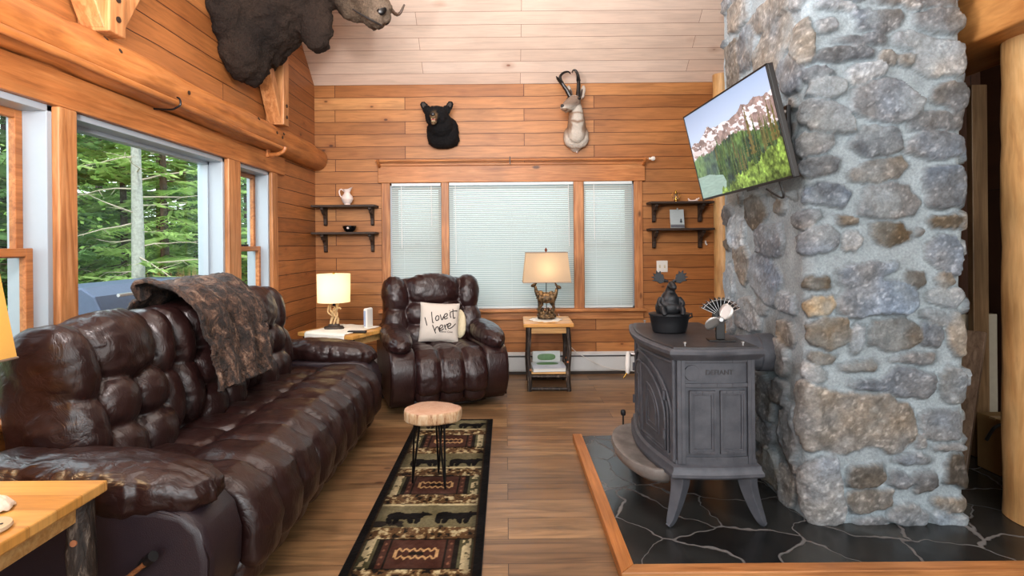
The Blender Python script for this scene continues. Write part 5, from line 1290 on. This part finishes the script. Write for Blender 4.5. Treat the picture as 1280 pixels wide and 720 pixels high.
C = np.zeros((len(u), 3)); sky = np.array([150, 176, 212.])*(1-(v[:, None]-.7)*.35)+np.array([34, 26, 14.])*np.clip((1.0-v[:, None])*1.6, 0, 1)
C[:] = sky
rock = v < ridge; nr_ = fbm(ax*20, v*16, 6, 5); rc = np.array([132, 118, 116.])*(1+.42*nr_[:, None])
snow = fbm(ax*13+v*10, v*22, 8, 4); dd = ridge-v; sn = (snow > .02+np.abs(dd-.09)*1.1) & (v > .42)
C[rock] = rc[rock]; C[rock & sn] = np.array([206, 206, 214.])
sn2 = rock & (u < .36) & (np.abs(v-.52-.10*u-.03*nr_) < .028) & (snow > -.25); C[sn2] = np.array([196, 194, 198.])
fl = np.interp(u, [0, .1, .2, .32, .42, .55, .7, .85, 1], [.47, .48, .47, .50, .55, .57, .54, .50, .50])+.03*fbm(ax*40, v*0, 12, 4)+.02*fbm(ax*9, v*0, 14, 2)
fo = v < fl; nf = fbm(ax*60, v*24, 15, 4); n5 = fbm(ax*7, v*7, 19, 3)
fc = np.array([66, 90, 60.])*(1+.55*nf[:, None])+np.array([26, 34, 6.])*np.clip(n5[:, None]*2, -1, 1); C[fo] = fc[fo]
# tall spruces
rg = random.Random(4)
tl = []
for i in range(70):
    cx = rg.uniform(.30, .98); hgt = rg.uniform(.16, .34); b = rg.uniform(.10, .38); tl.append((cx, b, hgt, rg.uniform(.010, .018), rg.choice([(44, 66, 40), (58, 84, 46), (70, 92, 50), (86, 88, 54)])))
for cx, b, hg, w in ((.72, .30, .48, .030), (.93, .35, .42, .026), (.97, .30, .46, .022)): tl.append((cx, b, hg, w, (92, 88, 52)))
for cx, b, hg, w, col in tl:
    t_ = (v-b)/hg; ww = w*(1-t_)*(.75+.25*np.sin(t_*60))+.001; mk = (t_ > 0) & (t_ < 1) & (np.abs(u-cx+.004*nf) < ww); C[mk] = (np.array(col)*(1+.4*nf[:, None]))[mk]
lake = (v < .25-.0*u) & (u < .36-.30*np.abs(v-.12)) & (v < .26-.35*u+.012*n5+.05)
C[lake] = (np.array([140, 170, 164.])*(1+.08*fbm(ax*10, v*60, 30, 3)[:, None]))[lake]
far = fo & ~lake & (u < .30); C[far] = C[far]*.75+np.array([34, 42, 40.])
sh = (v < .30*((u-.34)/.66)+.06+.10*fbm(ax*16, v*5, 33, 4)) & (u > .26); sc_ = np.array([98, 124, 58.])*(1+.75*fbm(ax*34, v*30, 35, 5)[:, None])*(1+.45*fbm(ax*9, v*9, 37, 3)[:, None]); C[sh] = sc_[sh]
C = lnf(np.clip(C, 4, 250)); V = np.stack([(u-.5)*(TW-2*e), np.full(len(u), -.0005), (v-.5)*(TH2-2.5*e)+e*.25], 1)
_m = vcol('screen_picture', .25, 1, 0, .3, .001, emission=.38); _m.node_tree.nodes['Principled BSDF'].inputs['Base Color'].links and None
gridmesh('screen', V, C, nu_, nv_, _m, tv, smooth=False)
mt = thing('wall_bracket', 'black articulated television wall bracket on the chimney', 'bracket', (1.30, 2.60, 1.80))
MB().box((-.0, -.06, -.13), (.02, .06, .13)).build('wall_plate', M_blackmetal, mt, smooth=False, bevel=.003)
p_ = Vector((1.30, 2.60, 1.80)); bk = TC+(MT.to_3x3() @ Vector((.15, .055, 0)))
for z_ in (-.055, .055):
    MB().tube([(0, .0, z_), (-.03, -.06, z_), tuple(bk-p_+Vector((0, 0, z_)))], .012, 8).build('arm', M_blackmetal, mt)
MB().box((-.012, -.10, -.12), (.0, .10, .12), Matrix.Translation(bk-p_) @ Matrix.Rotation(-.1, 4, 'Y')).build('head_plate', M_blackmetal, mt, smooth=False)
for z_ in (-.1, .0, .1): MB().lathe([(.0, .008), (.008, .008), (.009, 0)], 8, M=Matrix.Translation((.0, -.045, z_)) @ Matrix.Rotation(-PI/2, 4, 'Y')).build('bolt', M_chrome, mt)
MB().tube([v-p_ for v in polyline([(1.29, 2.62, 1.70), (1.24, 2.52, 1.62), (1.26, 2.50, 1.50), (1.24, 2.62, 1.55)], 6)], .005, 6).build('cable', M_blackplastic, mt)

# ================================================================== WALL SHELVES
def corbel():
    return [(0, 0), (-.150, 0), (-.150, -.022), (-.125, -.030), (-.110, -.055), (-.085, -.060), (-.060, -.080), (-.045, -.11), (-.040, -.165), (-.028, -.175), (0, -.175)]
def wshelf(label, xc, z, w, cx):
    t = thing('wall_shelf', label, 'shelf', (xc, YB-.001, z))
    MB().box((-w/2, -.19, -.022), (w/2, 0, 0)).build('board', M_oldwood, t, smooth=False, bevel=.004)
    for x_ in cx:
        MB().prism(corbel(), 0, x_-.015, x_+.015, Matrix.Translation((0, 0, -.022))).build('bracket', M_oldwood, t, smooth=False, bevel=.003)
    return t
def pX(px, py): return P(px, py, YB-.1)
z1 = P(432, 256, YB-.17).z; z2 = P(432, 290, YB-.17).z
xl = (pX(392, 255).x+pX(471, 255).x)/2
wshelf('upper dark rustic shelf left of the windows holding a white pitcher', xl, z1, .62, (-.22, .25)); wshelf('lower dark rustic shelf left of the windows holding a black bowl', xl, z2, .62, (-.22, .25))
xr = (pX(810, 255).x+pX(890, 255).x)/2; z3 = P(850, 251.5, YB-.17).z; z4 = P(850, 285, YB-.17).z
wshelf('upper dark rustic shelf right of the windows holding a small lantern', xr, z3, .62, (-.24, .22)); wshelf('lower dark rustic shelf right of the windows holding a framed picture', xr, z4, .62, (-.24, .22))
# pitcher
t = thing('pitcher', 'small white pitcher with a handle on the upper left shelf', 'pitcher', (P(434, 250, YB-.1).x, YB-.10, z1), math.radians(0))
m = MB(); m.lathe([(.0, 0), (.032, 0), (.034, .006), (.028, .012), (.045, .03), (.058, .06), (.052, .088), (.034, .108), (.028, .125), (.036, .148), (.042, .156), (.039, .156), (.024, .126), (.0, .12)], 28)
for v_ in m.v:
    if v_.z > .13: v_.x += .3*max(0, v_.x-.005)+.0; v_.z += .6*max(0, v_.x-.015)
m.build('body', M_ceramic, t)
MB().tube(polyline([(-.034, 0, .140), (-.058, 0, .158), (-.078, 0, .140), (-.070, 0, .10), (-.050, 0, .075)], 5), .006, 8).build('handle', M_ceramic, t)
t = thing('bowl', 'small glossy black bowl on the lower left shelf', 'bowl', (P(437, 285, YB-.1).x, YB-.10, z2)); MB().lathe([(.0, 0), (.028, 0), (.05, .015), (.066, .045), (.066, .062), (.062, .062), (.055, .03), (.0, .018)], 28).build('body', plain('black_glaze', lin(10, 10, 12), .1, bump=0), t)
MB().lathe([(.0, 0), (.014, .0), (.012, .004), (.0, .006)], 10, M=Matrix.Translation((-.0, -.058, .04)) @ Matrix.Rotation(PI/2+.5, 4, 'X')).build('spot', M_ceramic, t)
# lantern
t = thing('lantern', 'tiny brass and glass lantern on the upper right shelf', 'lantern', (P(845, 250, YB-.1).x, YB-.10, z3)); MB().lathe([(.0, 0), (.026, 0), (.026, .008), (.014, .014), (.020, .018), (.020, .024), (.0, .025)], 20).build('base', M_brass, t)
_g = Mat('lantern_glass'); _g.base(lin(230, 220, 190)); _g.set(_g.b, 'Transmission Weight', .9); _g.pr(Roughness=.05)
MB().lathe([(.018, .024), (.026, .042), (.022, .062), (.014, .076)], 20).build('globe', _g.m, t, fix=False); MB().lathe([(.016, .076), (.018, .082), (.008, .10), (.008, .112), (.0, .116)], 16).build('cap', M_brass, t); MB().tube([(0, 0, .024), (0, 0, .07)], .006, 8).build('burner', M_brass, t)
MB().tube(polyline([(-.024, 0, .03), (-.040, 0, .06), (-.024, 0, .10)], 5)+[], .0022, 6).build('wire', M_brass, t); MB().tube(polyline([(.024, 0, .03), (.040, 0, .06), (.024, 0, .10)], 5), .0022, 6).build('wire', M_brass, t)
t = thing('antler_ornament', 'small white antler shaped ornament beside the lantern', 'ornament', (P(867, 250, YB-.1).x, YB-.10, z3+.001))
m = MB(); m.tube(polyline([(-.055, 0, .03), (-.03, 0, .008), (.02, 0, .012), (.055, 0, .034)], 5), [.007]*16, 8); m.tube([(-.04, 0, .018), (-.052, 0, .004)], .005, 6); m.tube([(.01, 0, .012), (.045, 0, .004)], .005, 6); m.tube([(.02, 0, .012), (.03, 0, .030)], .004, 6); m.build('antler', M_ceramic, t)
# picture
t = thing('tile_picture', 'pale grey tile picture with a small dark tree on the lower right shelf', 'picture', (P(846, 283, YB-.1).x, YB-.125, z4+.001), 0)
RB = Matrix.Rotation(math.radians(-9), 4, 'X')
MB().box((-.068, -.006, .0), (.068, .006, .185), RB).build('panel', plain('pale_tile', lin(176, 190, 194), .4, nscale=12, var=.08), t, smooth=False, bevel=.002)
MB().box((-.067, -.008, .004), (.067, -.005, .034), RB).build('dark_band', plain('tile_band', lin(96, 100, 108), .5, nscale=80, var=.4), t, smooth=False)
m = MB(); M2 = RB @ Matrix.Translation((.036, -.0075, .044))
for k in range(3): m.add([(-.016+.003*k, 0, .010+.012*k), (.016-.003*k, 0, .010+.012*k), (0, 0, .028+.012*k)], [[0, 1, 2]], M2)
m.add([(-.002, 0, 0), (.002, 0, 0), (.002, 0, .012), (-.002, 0, .012)], [[0, 1, 2, 3]], M2); m.build('tree_emblem', plain('emblem_dark', lin(50, 60, 70), .6, bump=0), t, smooth=False, fix=False)
m = MB()
for k, w in enumerate((.05, .065, .04, .055)): m.box((-.045, -.0072, .128-.016*k), (-.045+w, -.0065, .1295-.016*k), RB)
m.build('faint_lines', plain('tile_line', lin(156, 172, 178), .6, bump=0), t, smooth=False)
MB().tube([(0, .002, .183), (0, 0, .196)], .008, 8).build('hanger', M_chrome, t)
# outlet, little wall hook
t = thing('switch_plate', 'white double switch plate below the right shelves', 'switch', (P(827.5, 333, YB).x, YB, P(827.5, 333, YB).z))
MB().box((-.056, -.008, -.058), (.056, 0, .058)).build('plate', M_white, t, smooth=False, bevel=.004)
for x_ in (-.024, .024):
    MB().box((x_-.008, -.010, -.014), (x_+.008, -.007, .014)).build('switch_slot', plain('switch_ivory', lin(206, 196, 160), .5), t, smooth=False); MB().box((x_-.004, -.022, .0), (x_+.004, -.008, .008)).build('toggle', M_white, t, smooth=False)
p = P(882, 304, YB); t = thing('wall_hook', 'tiny white wall hook below the lower right shelf', 'hook', (p.x, YB, p.z)); MB().tube([(0, -.003, .022), (-.005, -.015, .0), (.006, -.022, -.018)], .008, 8).build('peg', M_white, t)

# ================================================================== MOUNTED HEADS
def smooth01(a, b, x): t_ = max(0., min(1., (x-a)/(b-a))); return t_*t_*(3-2*t_)
def mixc(a, b, t_): return tuple(a[i]*(1-t_)+b[i]*t_ for i in range(3))
# --- black bear (faces the room, -y). local: x right, y away from wall is -y
pb = P(551, 155, YB-.1); bt = thing('bear_head_mount', 'black bear shoulder mount with open mouth on the back wall', 'taxidermy', (pb.x, YB, pb.z))
m = MB()
m.puff((.015, -.06, -.08), (.155, .11, .155), k=2.8, n=14, thin=1); m.puff((.005, -.14, -.02), (.115, .11, .12), k=2.3, n=14, thin=1); m.puff((.02, -.03, -.14), (.155, .06, .085), k=3, n=10, thin=1)
m.puff((-.03, -.215, .060), (.108, .088, .088), k=2.2, n=14, thin=1); m.puff((-.035, -.26, .03), (.060, .06, .050), k=2.2, n=10, thin=1)
m.tube([(-.04, -.27, .035), (-.043, -.335, .025), (-.044, -.365, .022)], [.044, .036, .026], 12); m.tube([(-.04, -.27, -.01), (-.043, -.315, -.030), (-.044, -.335, -.040)], [.036, .026, .018], 10)
for s_ in (-1, 1):
    m.puff((-.028+s_*.122, -.17, .158), (.036, .016, .052), k=2.2, n=8, rot=(0, s_*.5, s_*-.3), thin=1); m.puff((-.028+s_*.092, -.18, .115), (.042, .03, .046), k=2.2, n=8, thin=1)
    m.puff((-.035+s_*.055, -.235, .02), (.04, .05, .05), k=2.2, n=8, thin=1)
def bearcol(p):
    d = p.y; x_ = abs(p.x+.042); tanf = smooth01(-.285, -.325, d+.3*x_)*(1-smooth01(.030, .046, x_)); col = mixc((.006, .006, .007), (.20, .13, .07), tanf)
    top = smooth01(.045, .055, p.z)*tanf; return mixc(col, (.03, .022, .016), top*.6)
M_bfur = vcol('bear_fur', .85, 160, 1.0, .25, .01, speck=.3)
m.fused('fur_skin', M_bfur, bt, voxel=.007, smooth=3, colfn=bearcol, disp=.007, dfreq=50)
m = MB(); m.puff((-.044, -.368, .034), (.024, .016, .018), k=2.3, n=8, thin=1); m.build('nose', M_blackplastic, bt)
MB().puff((-.043, -.322, -.006), (.026, .03, .016), k=2.4, n=8, thin=2).build('mouth', plain('mouth_pink', lin(120, 56, 50), .4, bump=0), bt)
m = MB()
for s_ in (-1, 1):
    m.tube([(-.043+s_*.017, -.348, .010), (-.043+s_*.016, -.350, -.014)], [.0045, .001], 6); m.tube([(-.043+s_*.014, -.335, -.026), (-.043+s_*.014, -.340, -.006)], [.004, .001], 6)
for i in range(5): m.puff((-.043+(i-2)*.006, -.352, .008), (.003, .003, .004), n=3); m.puff((-.043+(i-2)*.005, -.342, -.022), (.0025, .003, .004), n=3)
m.build('teeth', plain('tooth_ivory', lin(226, 210, 170), .3, bump=0), bt)
MB().puff((-.043, -.335, -.014), (.011, .022, .005), n=6, thin=2).build('tongue', plain('tongue_pink', lin(176, 96, 90), .3, bump=0), bt)
for s_ in (-1, 1): MB().puff((-.034+s_*.038, -.287, .072), (.008, .007, .007), k=2, n=6).build('eye', plain('amber_eye', lin(60, 34, 16), .1, bump=0), bt)
for s_ in (-1, 1): MB().puff((-.028+s_*.122, -.186, .160), (.020, .004, .032), k=2.2, n=6, rot=(0, s_*.5, s_*-.3), thin=1).build('ear_inner', plain('ear_grey', lin(66, 60, 56), .9), bt)

# --- pronghorn
pa = P(720, 150, YB-.1); at_ = thing('pronghorn_head_mount', 'white and tan pronghorn shoulder mount with black horns on the back wall', 'taxidermy', (pa.x, YB, pa.z))
m = MB()
m.puff((.005, -.06, -.16), (.125, .08, .12), k=2.4, n=14, thin=1); m.puff((.0, -.10, -.12), (.09, .09, .12), k=2.2, n=12, thin=1); m.puff((.0, -.03, -.24), (.06, .04, .06), k=2.2, n=10, thin=1); m.puff((0, -.02, -.285), (.035, .025, .02), k=2.4, n=8, thin=1)
m.tube(polyline([(.005, -.08, -.12), (.0, -.14, -.03), (-.01, -.17, .06), (-.018, -.19, .13)], 5), [.10-.003*i for i in range(16)], 14)
m.puff((-.028, -.20, .155), (.062, .066, .060), k=2.2, n=12, thin=1)
m.tube(polyline([(-.03, -.215, .155), (-.085, -.265, .118), (-.135, -.305, .075)], 5), [.062, .060, .058, .056, .053, .050, .047, .044, .041, .038, .035], 14)
m.puff((-.137, -.308, .074), (.036, .036, .033), k=2.2, n=8, thin=1); m.tube([(-.04, -.215, .11), (-.125, -.285, .052)], [.042, .028], 10)
for s_ in (-1, 1):
    e = Vector((.045 if s_ > 0 else -.055, -.17, .19)); M3 = Matrix.Translation(e) @ Matrix.Rotation(.20*s_, 4, 'Y'); m.puff((0, 0, .06), (.026, .014, .078), k=2, n=10, M=M3, thin=1)
cream_, tan_ = (.56, .52, .46), (.26, .16, .10)
def ancol(p):
    c = cream_; z_ = p.z
    if z_ < .06:
        s = abs(p.x)
        f_ = smooth01(.035, .065, s+.02*noise.noise(p*25))*smooth01(-.20, -.08, z_)*.9; f_ = max(f_, smooth01(.105, .12, s)*.6)
        band = (1-smooth01(.0, .022, abs(z_-(-.045+.3*s)))) ; f_ = max(f_, band*.9); c = mixc(cream_, tan_, f_*smooth01(-.2, -.15, z_))
        band2 = 1-smooth01(.0, .016, abs(z_-(.045-.1*s))); c = mixc(c, tan_, band2*.8)
    else:
        dn = smooth01(.0, .5, 0); top = smooth01(.105, .150, z_+.25*(-.22-p.y)*-1.0*0 + (-.2-p.y)*.32)
        c = mixc(cream_, (.20, .13, .09), top*.85*smooth01(.0, .02, .02+p.x*-0.2+.02))
        if p.y > -.19 and z_ < .2: c = mixc(c, (.28, .18, .12), .7)
        if z_ > .2: c = mixc((.40, .32, .26), cream_, .5)
    return c
m.fused('hide', vcol('pronghorn_hide', .85, 130, .6, .2, .006, speck=.12), at_, voxel=.006, smooth=3, colfn=ancol, disp=.003, dfreq=60)
MH = plain('black_horn', lin(16, 15, 15), .35, bump=.5, nscale=60)
for s_ in (-1, 1):
    b_ = Vector((-.028+s_*.036, -.20, .195)); lean_ = (-.10 if s_ < 0 else .0)
    pts = [b_, b_+Vector((lean_*.35+s_*.002, -.005, .07)), b_+Vector((lean_*.85, -.012, .14)), b_+Vector((lean_*.95+s_*.004, -.005, .20)), b_+Vector((lean_*.8-s_*.012, .0, .24)), b_+Vector((lean_*.5-s_*.030, .005, .252)), b_+Vector((lean_*.4-s_*.046, .01, .232))]
    if s_ > 0: pts = [b_, b_+Vector((.004, -.005, .08)), b_+Vector((.006, -.01, .16)), b_+Vector((-.002, 0, .225)), b_+Vector((-.022, 0, .262)), b_+Vector((-.046, 0, .262)), b_+Vector((-.054, 0, .238))]
    pl = polyline(pts, 5); k = len(pl); h_ = MB().tube(pl, [.024*(1-i/(k-1))**.75+.004 for i in range(k)], 10, flat=.8)
    q0 = pl[int(k*.33)]; h_.tube([q0, q0+Vector((-.045 if s_ < 0 else -.012, -.035, .035)), q0+Vector((-.058 if s_ < 0 else -.014, -.045, .052))], [.022, .012, .003], 8); h_.build('horn', MH, at_)
MB().puff((-.158, -.334, .082), (.018, .013, .016), k=2.2, n=6, thin=1).build('nose', M_blackplastic, at_)
for e in ((-.086, -.222, .180), (.012, -.258, .172)): MB().puff(e, (.017, .016, .014), k=2, n=6).build('eye', plain('dark_eye', lin(14, 10, 8), .08, bump=0), at_)
for s_ in (-1, 1): MB().puff((.045 if s_ > 0 else -.055, -.184, .24), (.010, .003, .045), k=2, n=6, rot=(0, .20*s_, 0), thin=1).build('ear_inner', plain('ear_dark', lin(70, 56, 50), .9), at_)
m = MB(); m.tube([(0, -.01, -.29), (.02, -.03, -.305)], .012, 8); m.build('hide_edge', M_ceramic, at_)

# --- moose on the left wall, faces +x
mo = thing('moose_head_mount', 'large dark brown moose shoulder mount high on the left wall', 'taxidermy', (XL, 4.02, 3.0))
m = MB()
m.puff((.06, -.02, .02), (.14, .50, .44), k=2.5, n=14, thin=0); m.puff((.10, -.14, -.30), (.14, .24, .26), k=2.2, n=12, thin=0); m.puff((.08, .20, .0), (.16, .30, .30), k=2.3, n=10, thin=0)
m.tube(polyline([(.05, -.02, -.02), (.25, -.03, .08), (.45, -.03, .22), (.58, -.04, .33)], 5), [.40, .385, .37, .36, .345, .33, .315, .30, .285, .27, .26, .25, .24, .23, .22, .21], 18)
m.puff((.60, -.04, .33), (.17, .14, .18), k=2.3, n=12, thin=1)
m.tube(polyline([(.60, -.04, .32), (.80, -.05, .20), (.94, -.06, .05), (1.00, -.06, -.02)], 5), [.17, .16, .15, .14, .135, .13, .125, .12, .12, .12, .122, .125, .125, .12, .115, .11], 16)
m.puff((.995, -.06, -.03), (.10, .115, .125), k=2.5, n=12, rot=(0, .5, 0), thin=1); m.tube([(.62, -.04, .20), (.84, -.055, -.02), (.90, -.06, -.08)], [.11, .075, .055], 12); 
m.tube(polyline([(.52, -.04, .15), (.55, -.045, -.08), (.56, -.05, -.22), (.55, -.05, -.30)], 5), [.13, .13, .128, .125, .12, .118, .116, .114, .11, .106, .10, .096, .09, .075, .055, .03], 14)
for s_ in (-1, 1): m.puff((.50, -.04+s_*.20, .46), (.045, .10, .05), k=2.2, n=8, rot=(.5*s_, 0, 0), thin=0)
def mocol(p):
    n_ = noise.noise(p*6)*.5+.5; c = mixc((.010, .007, .006), (.032, .020, .014), n_)
    f_ = smooth01(.66, .86, p.x)*smooth01(-.30, .0, p.z+.2); c = mixc(c, (.17, .125, .085), f_*.45); f2 = smooth01(.94, 1.03, p.x+.1*noise.noise(p*9)); return mixc(c, (.20, .15, .11), f2*.6)
m.fused('hide', vcol('moose_hide', .85, 60, 1.0, .2, .02, speck=.35), mo, voxel=.017, smooth=4, colfn=mocol, disp=.022, dfreq=11)
for s_ in (-1, 1):
    MB().puff((1.055, -.06+s_*.080, -.045), (.034, .022, .046), k=2.2, n=8, rot=(0, .5, s_*-.5), thin=1).build('nostril', plain('nostril_black', lin(12, 9, 8), .3, bump=0), mo)
    MB().puff((.735, -.045+s_*.118, .33), (.024, .016, .022), k=2, n=8).build('eye', plain('moose_eye', lin(16, 10, 6), .06, bump=0), mo)
MB().tube(polyline([(.86, -.175, -.055), (.93, -.18, -.10), (1.0, -.165, -.135), (1.05, -.12, -.15)], 5), .007, 6).build('mouth_line', plain('mouth_dark', lin(20, 14, 11), .6, bump=0), mo)
M_ant = plain('antler_bone', lin(150, 118, 84), .5, nscale=20, var=.3, bump=.6); M_antd = plain('antler_dark', lin(70, 50, 36), .5, nscale=20, var=.3, bump=.6)
for s_ in (-1, 1):
    a = MB(); a.tube(polyline([(.60, -.04+s_*.08, .50), (.60, -.04+s_*.22, .56), (.58, -.04+s_*.34, .60)], 5), [.045, .042, .04, .04, .04, .04, .04, .04, .045, .05, .055], 12)
    pal = [(.32, .50), (.45, .44), (.58, .46), (.66, .52), (.62, .60), (.70, .66), (.62, .72), (.66, .82), (.56, .80), (.54, .92), (.47, .84), (.40, .90), (.38, .76), (.32, .70)]
    a.prism([(s_*y_-.04, z_) for y_, z_ in pal], 0, .555, .585)
    a.build('antler', M_ant, mo, ang=30, bevel=.008)
    b = MB(); b.tube(polyline([(.60, -.04+s_*.24, .57), (.80, -.04+s_*.24, .42), (1.0, -.04+s_*.20, .16), (1.11, -.04+s_*.17, .03), (1.17, -.04+s_*.15, .10)], 5) if s_ > 0 else polyline([(.60, -.04+s_*.24, .57), (.75, -.04+s_*.30, .56), (.88, -.04+s_*.30, .62)], 5), [.03-.0012*i for i in range(21)] if s_ > 0 else [.03-.0025*i for i in range(11)], 10); b.build('antler_tine', M_antd, mo)

# ================================================================== CAMERA + LIGHT
cam = bpy.data.cameras.new('camera'); co_ = bpy.data.objects.new('camera', cam); COL.objects.link(co_)
cam.sensor_width = 36; cam.lens = FPX/1280*36; cam.shift_x = (640-632)/1280; cam.shift_y = -(360-305)/1280; cam.clip_start = .05; cam.clip_end = 200
co_.matrix_world = Matrix.Translation((0, 0, EYE)) @ Matrix.Rotation(PI/2, 4, 'X') @ Matrix.Rotation(-TH, 4, 'Z'); SC.camera = co_

w = bpy.data.worlds.new('sky'); SC.world = w; w.use_nodes = True; nt = w.node_tree; bg = nt.nodes['Background']
sky = nt.nodes.new('ShaderNodeTexSky'); sky.sky_type = 'NISHITA'; sky.sun_disc = False; sky.sun_elevation = math.radians(48); sky.sun_rotation = math.radians(200); sky.air_density = 1.2; sky.dust_density = 2.5
mx = nt.nodes.new('ShaderNodeMix'); mx.data_type = 'RGBA'; mx.inputs[0].default_value = .93; nt.links.new(sky.outputs[0], mx.inputs[6]); mx.inputs[7].default_value = (.90, .96, 1.0, 1)
nt.links.new(mx.outputs[2], bg.inputs[0]); bg.inputs[1].default_value = 2.2
def light(name, kind, loc, energy, col, size=.1, target=None, sy=None):
    l = bpy.data.lights.new(name, kind); l.energy = energy; l.color = col
    if kind == 'AREA':
        l.size = size
        if sy: l.shape = 'RECTANGLE'; l.size_y = sy
    elif kind == 'SUN': l.angle = size
    else: l.shadow_soft_size = size
    o = bpy.data.objects.new(name, l); COL.objects.link(o); o.location = loc
    if target is not None: o.rotation_euler = (Vector(target)-Vector(loc)).to_track_quat('-Z', 'Y').to_euler()
    return o
light('sun', 'SUN', (0, 0, 10), 3.0, (1, .95, .85), math.radians(3), target=(-4, 6, 0))
bpy.data.objects['sun'].rotation_euler = (math.radians(35), math.radians(28), 0)
light('rear_fill', 'AREA', (.2, -1.4, 2.75), 95, (1, .97, .94), 2.2, target=(.6, 2.0, .6))  # added area lamp behind the camera, lifts the whole room
light('overhead_fill', 'AREA', (.2, 2.2, 4.6), 46, (1, .97, .93), 2.0, target=(.2, 3.4, 0))  # added overhead area lamp, fills the room from out of view
light('right_fill', 'AREA', (2.3, -.4, 2.1), 42, (1, .95, .9), 1.4, target=(.8, 4.5, 1.0))  # added area lamp off to the right, lifts chimney and hearth
light('window_fill', 'AREA', (-3.3, 3.1, 3.2), 90, (.80, .92, 1.0), 2.6, target=(-.9, 3.0, .3), sy=1.4)  # added area lamp outside above the windows, boosts the sky light
light('ceiling_fill', 'AREA', (-.3, 1.3, 2.7), 150, (1, .95, .93), 1.5, target=(-.1, 4.2, 5.2))  # added upward area lamp, brightens the sloped ceiling
light('added_uplight', 'AREA', (-1.3, 1.2, 1.9), 45, (1, .9, .88), .22, target=(.3, 5.3, 3.2))  # added lamp with no fixture, throws the mounts' shadows onto the ceiling
light('corner_lamp_bulb', 'POINT', (-1.435, 4.60, .96), 5, (1, .72, .42), .04)
light('deer_lamp_bulb', 'POINT', (.37, 5.07, 1.07), 3.5, (1, .72, .42), .04)
light('near_lamp_bulb', 'POINT', (-1.575, 1.42, 1.13), 11, (1, .74, .45), .05)
SC.view_settings.view_transform = 'Standard'; SC.view_settings.look = 'None'; SC.view_settings.exposure = 0.0
SC.cycles.max_bounces = 8; SC.cycles.transparent_max_bounces = 16; SC.cycles.use_denoising = True; SC.cycles.sample_clamp_indirect = 6; SC.cycles.caustics_reflective = False; SC.cycles.caustics_refractive = False
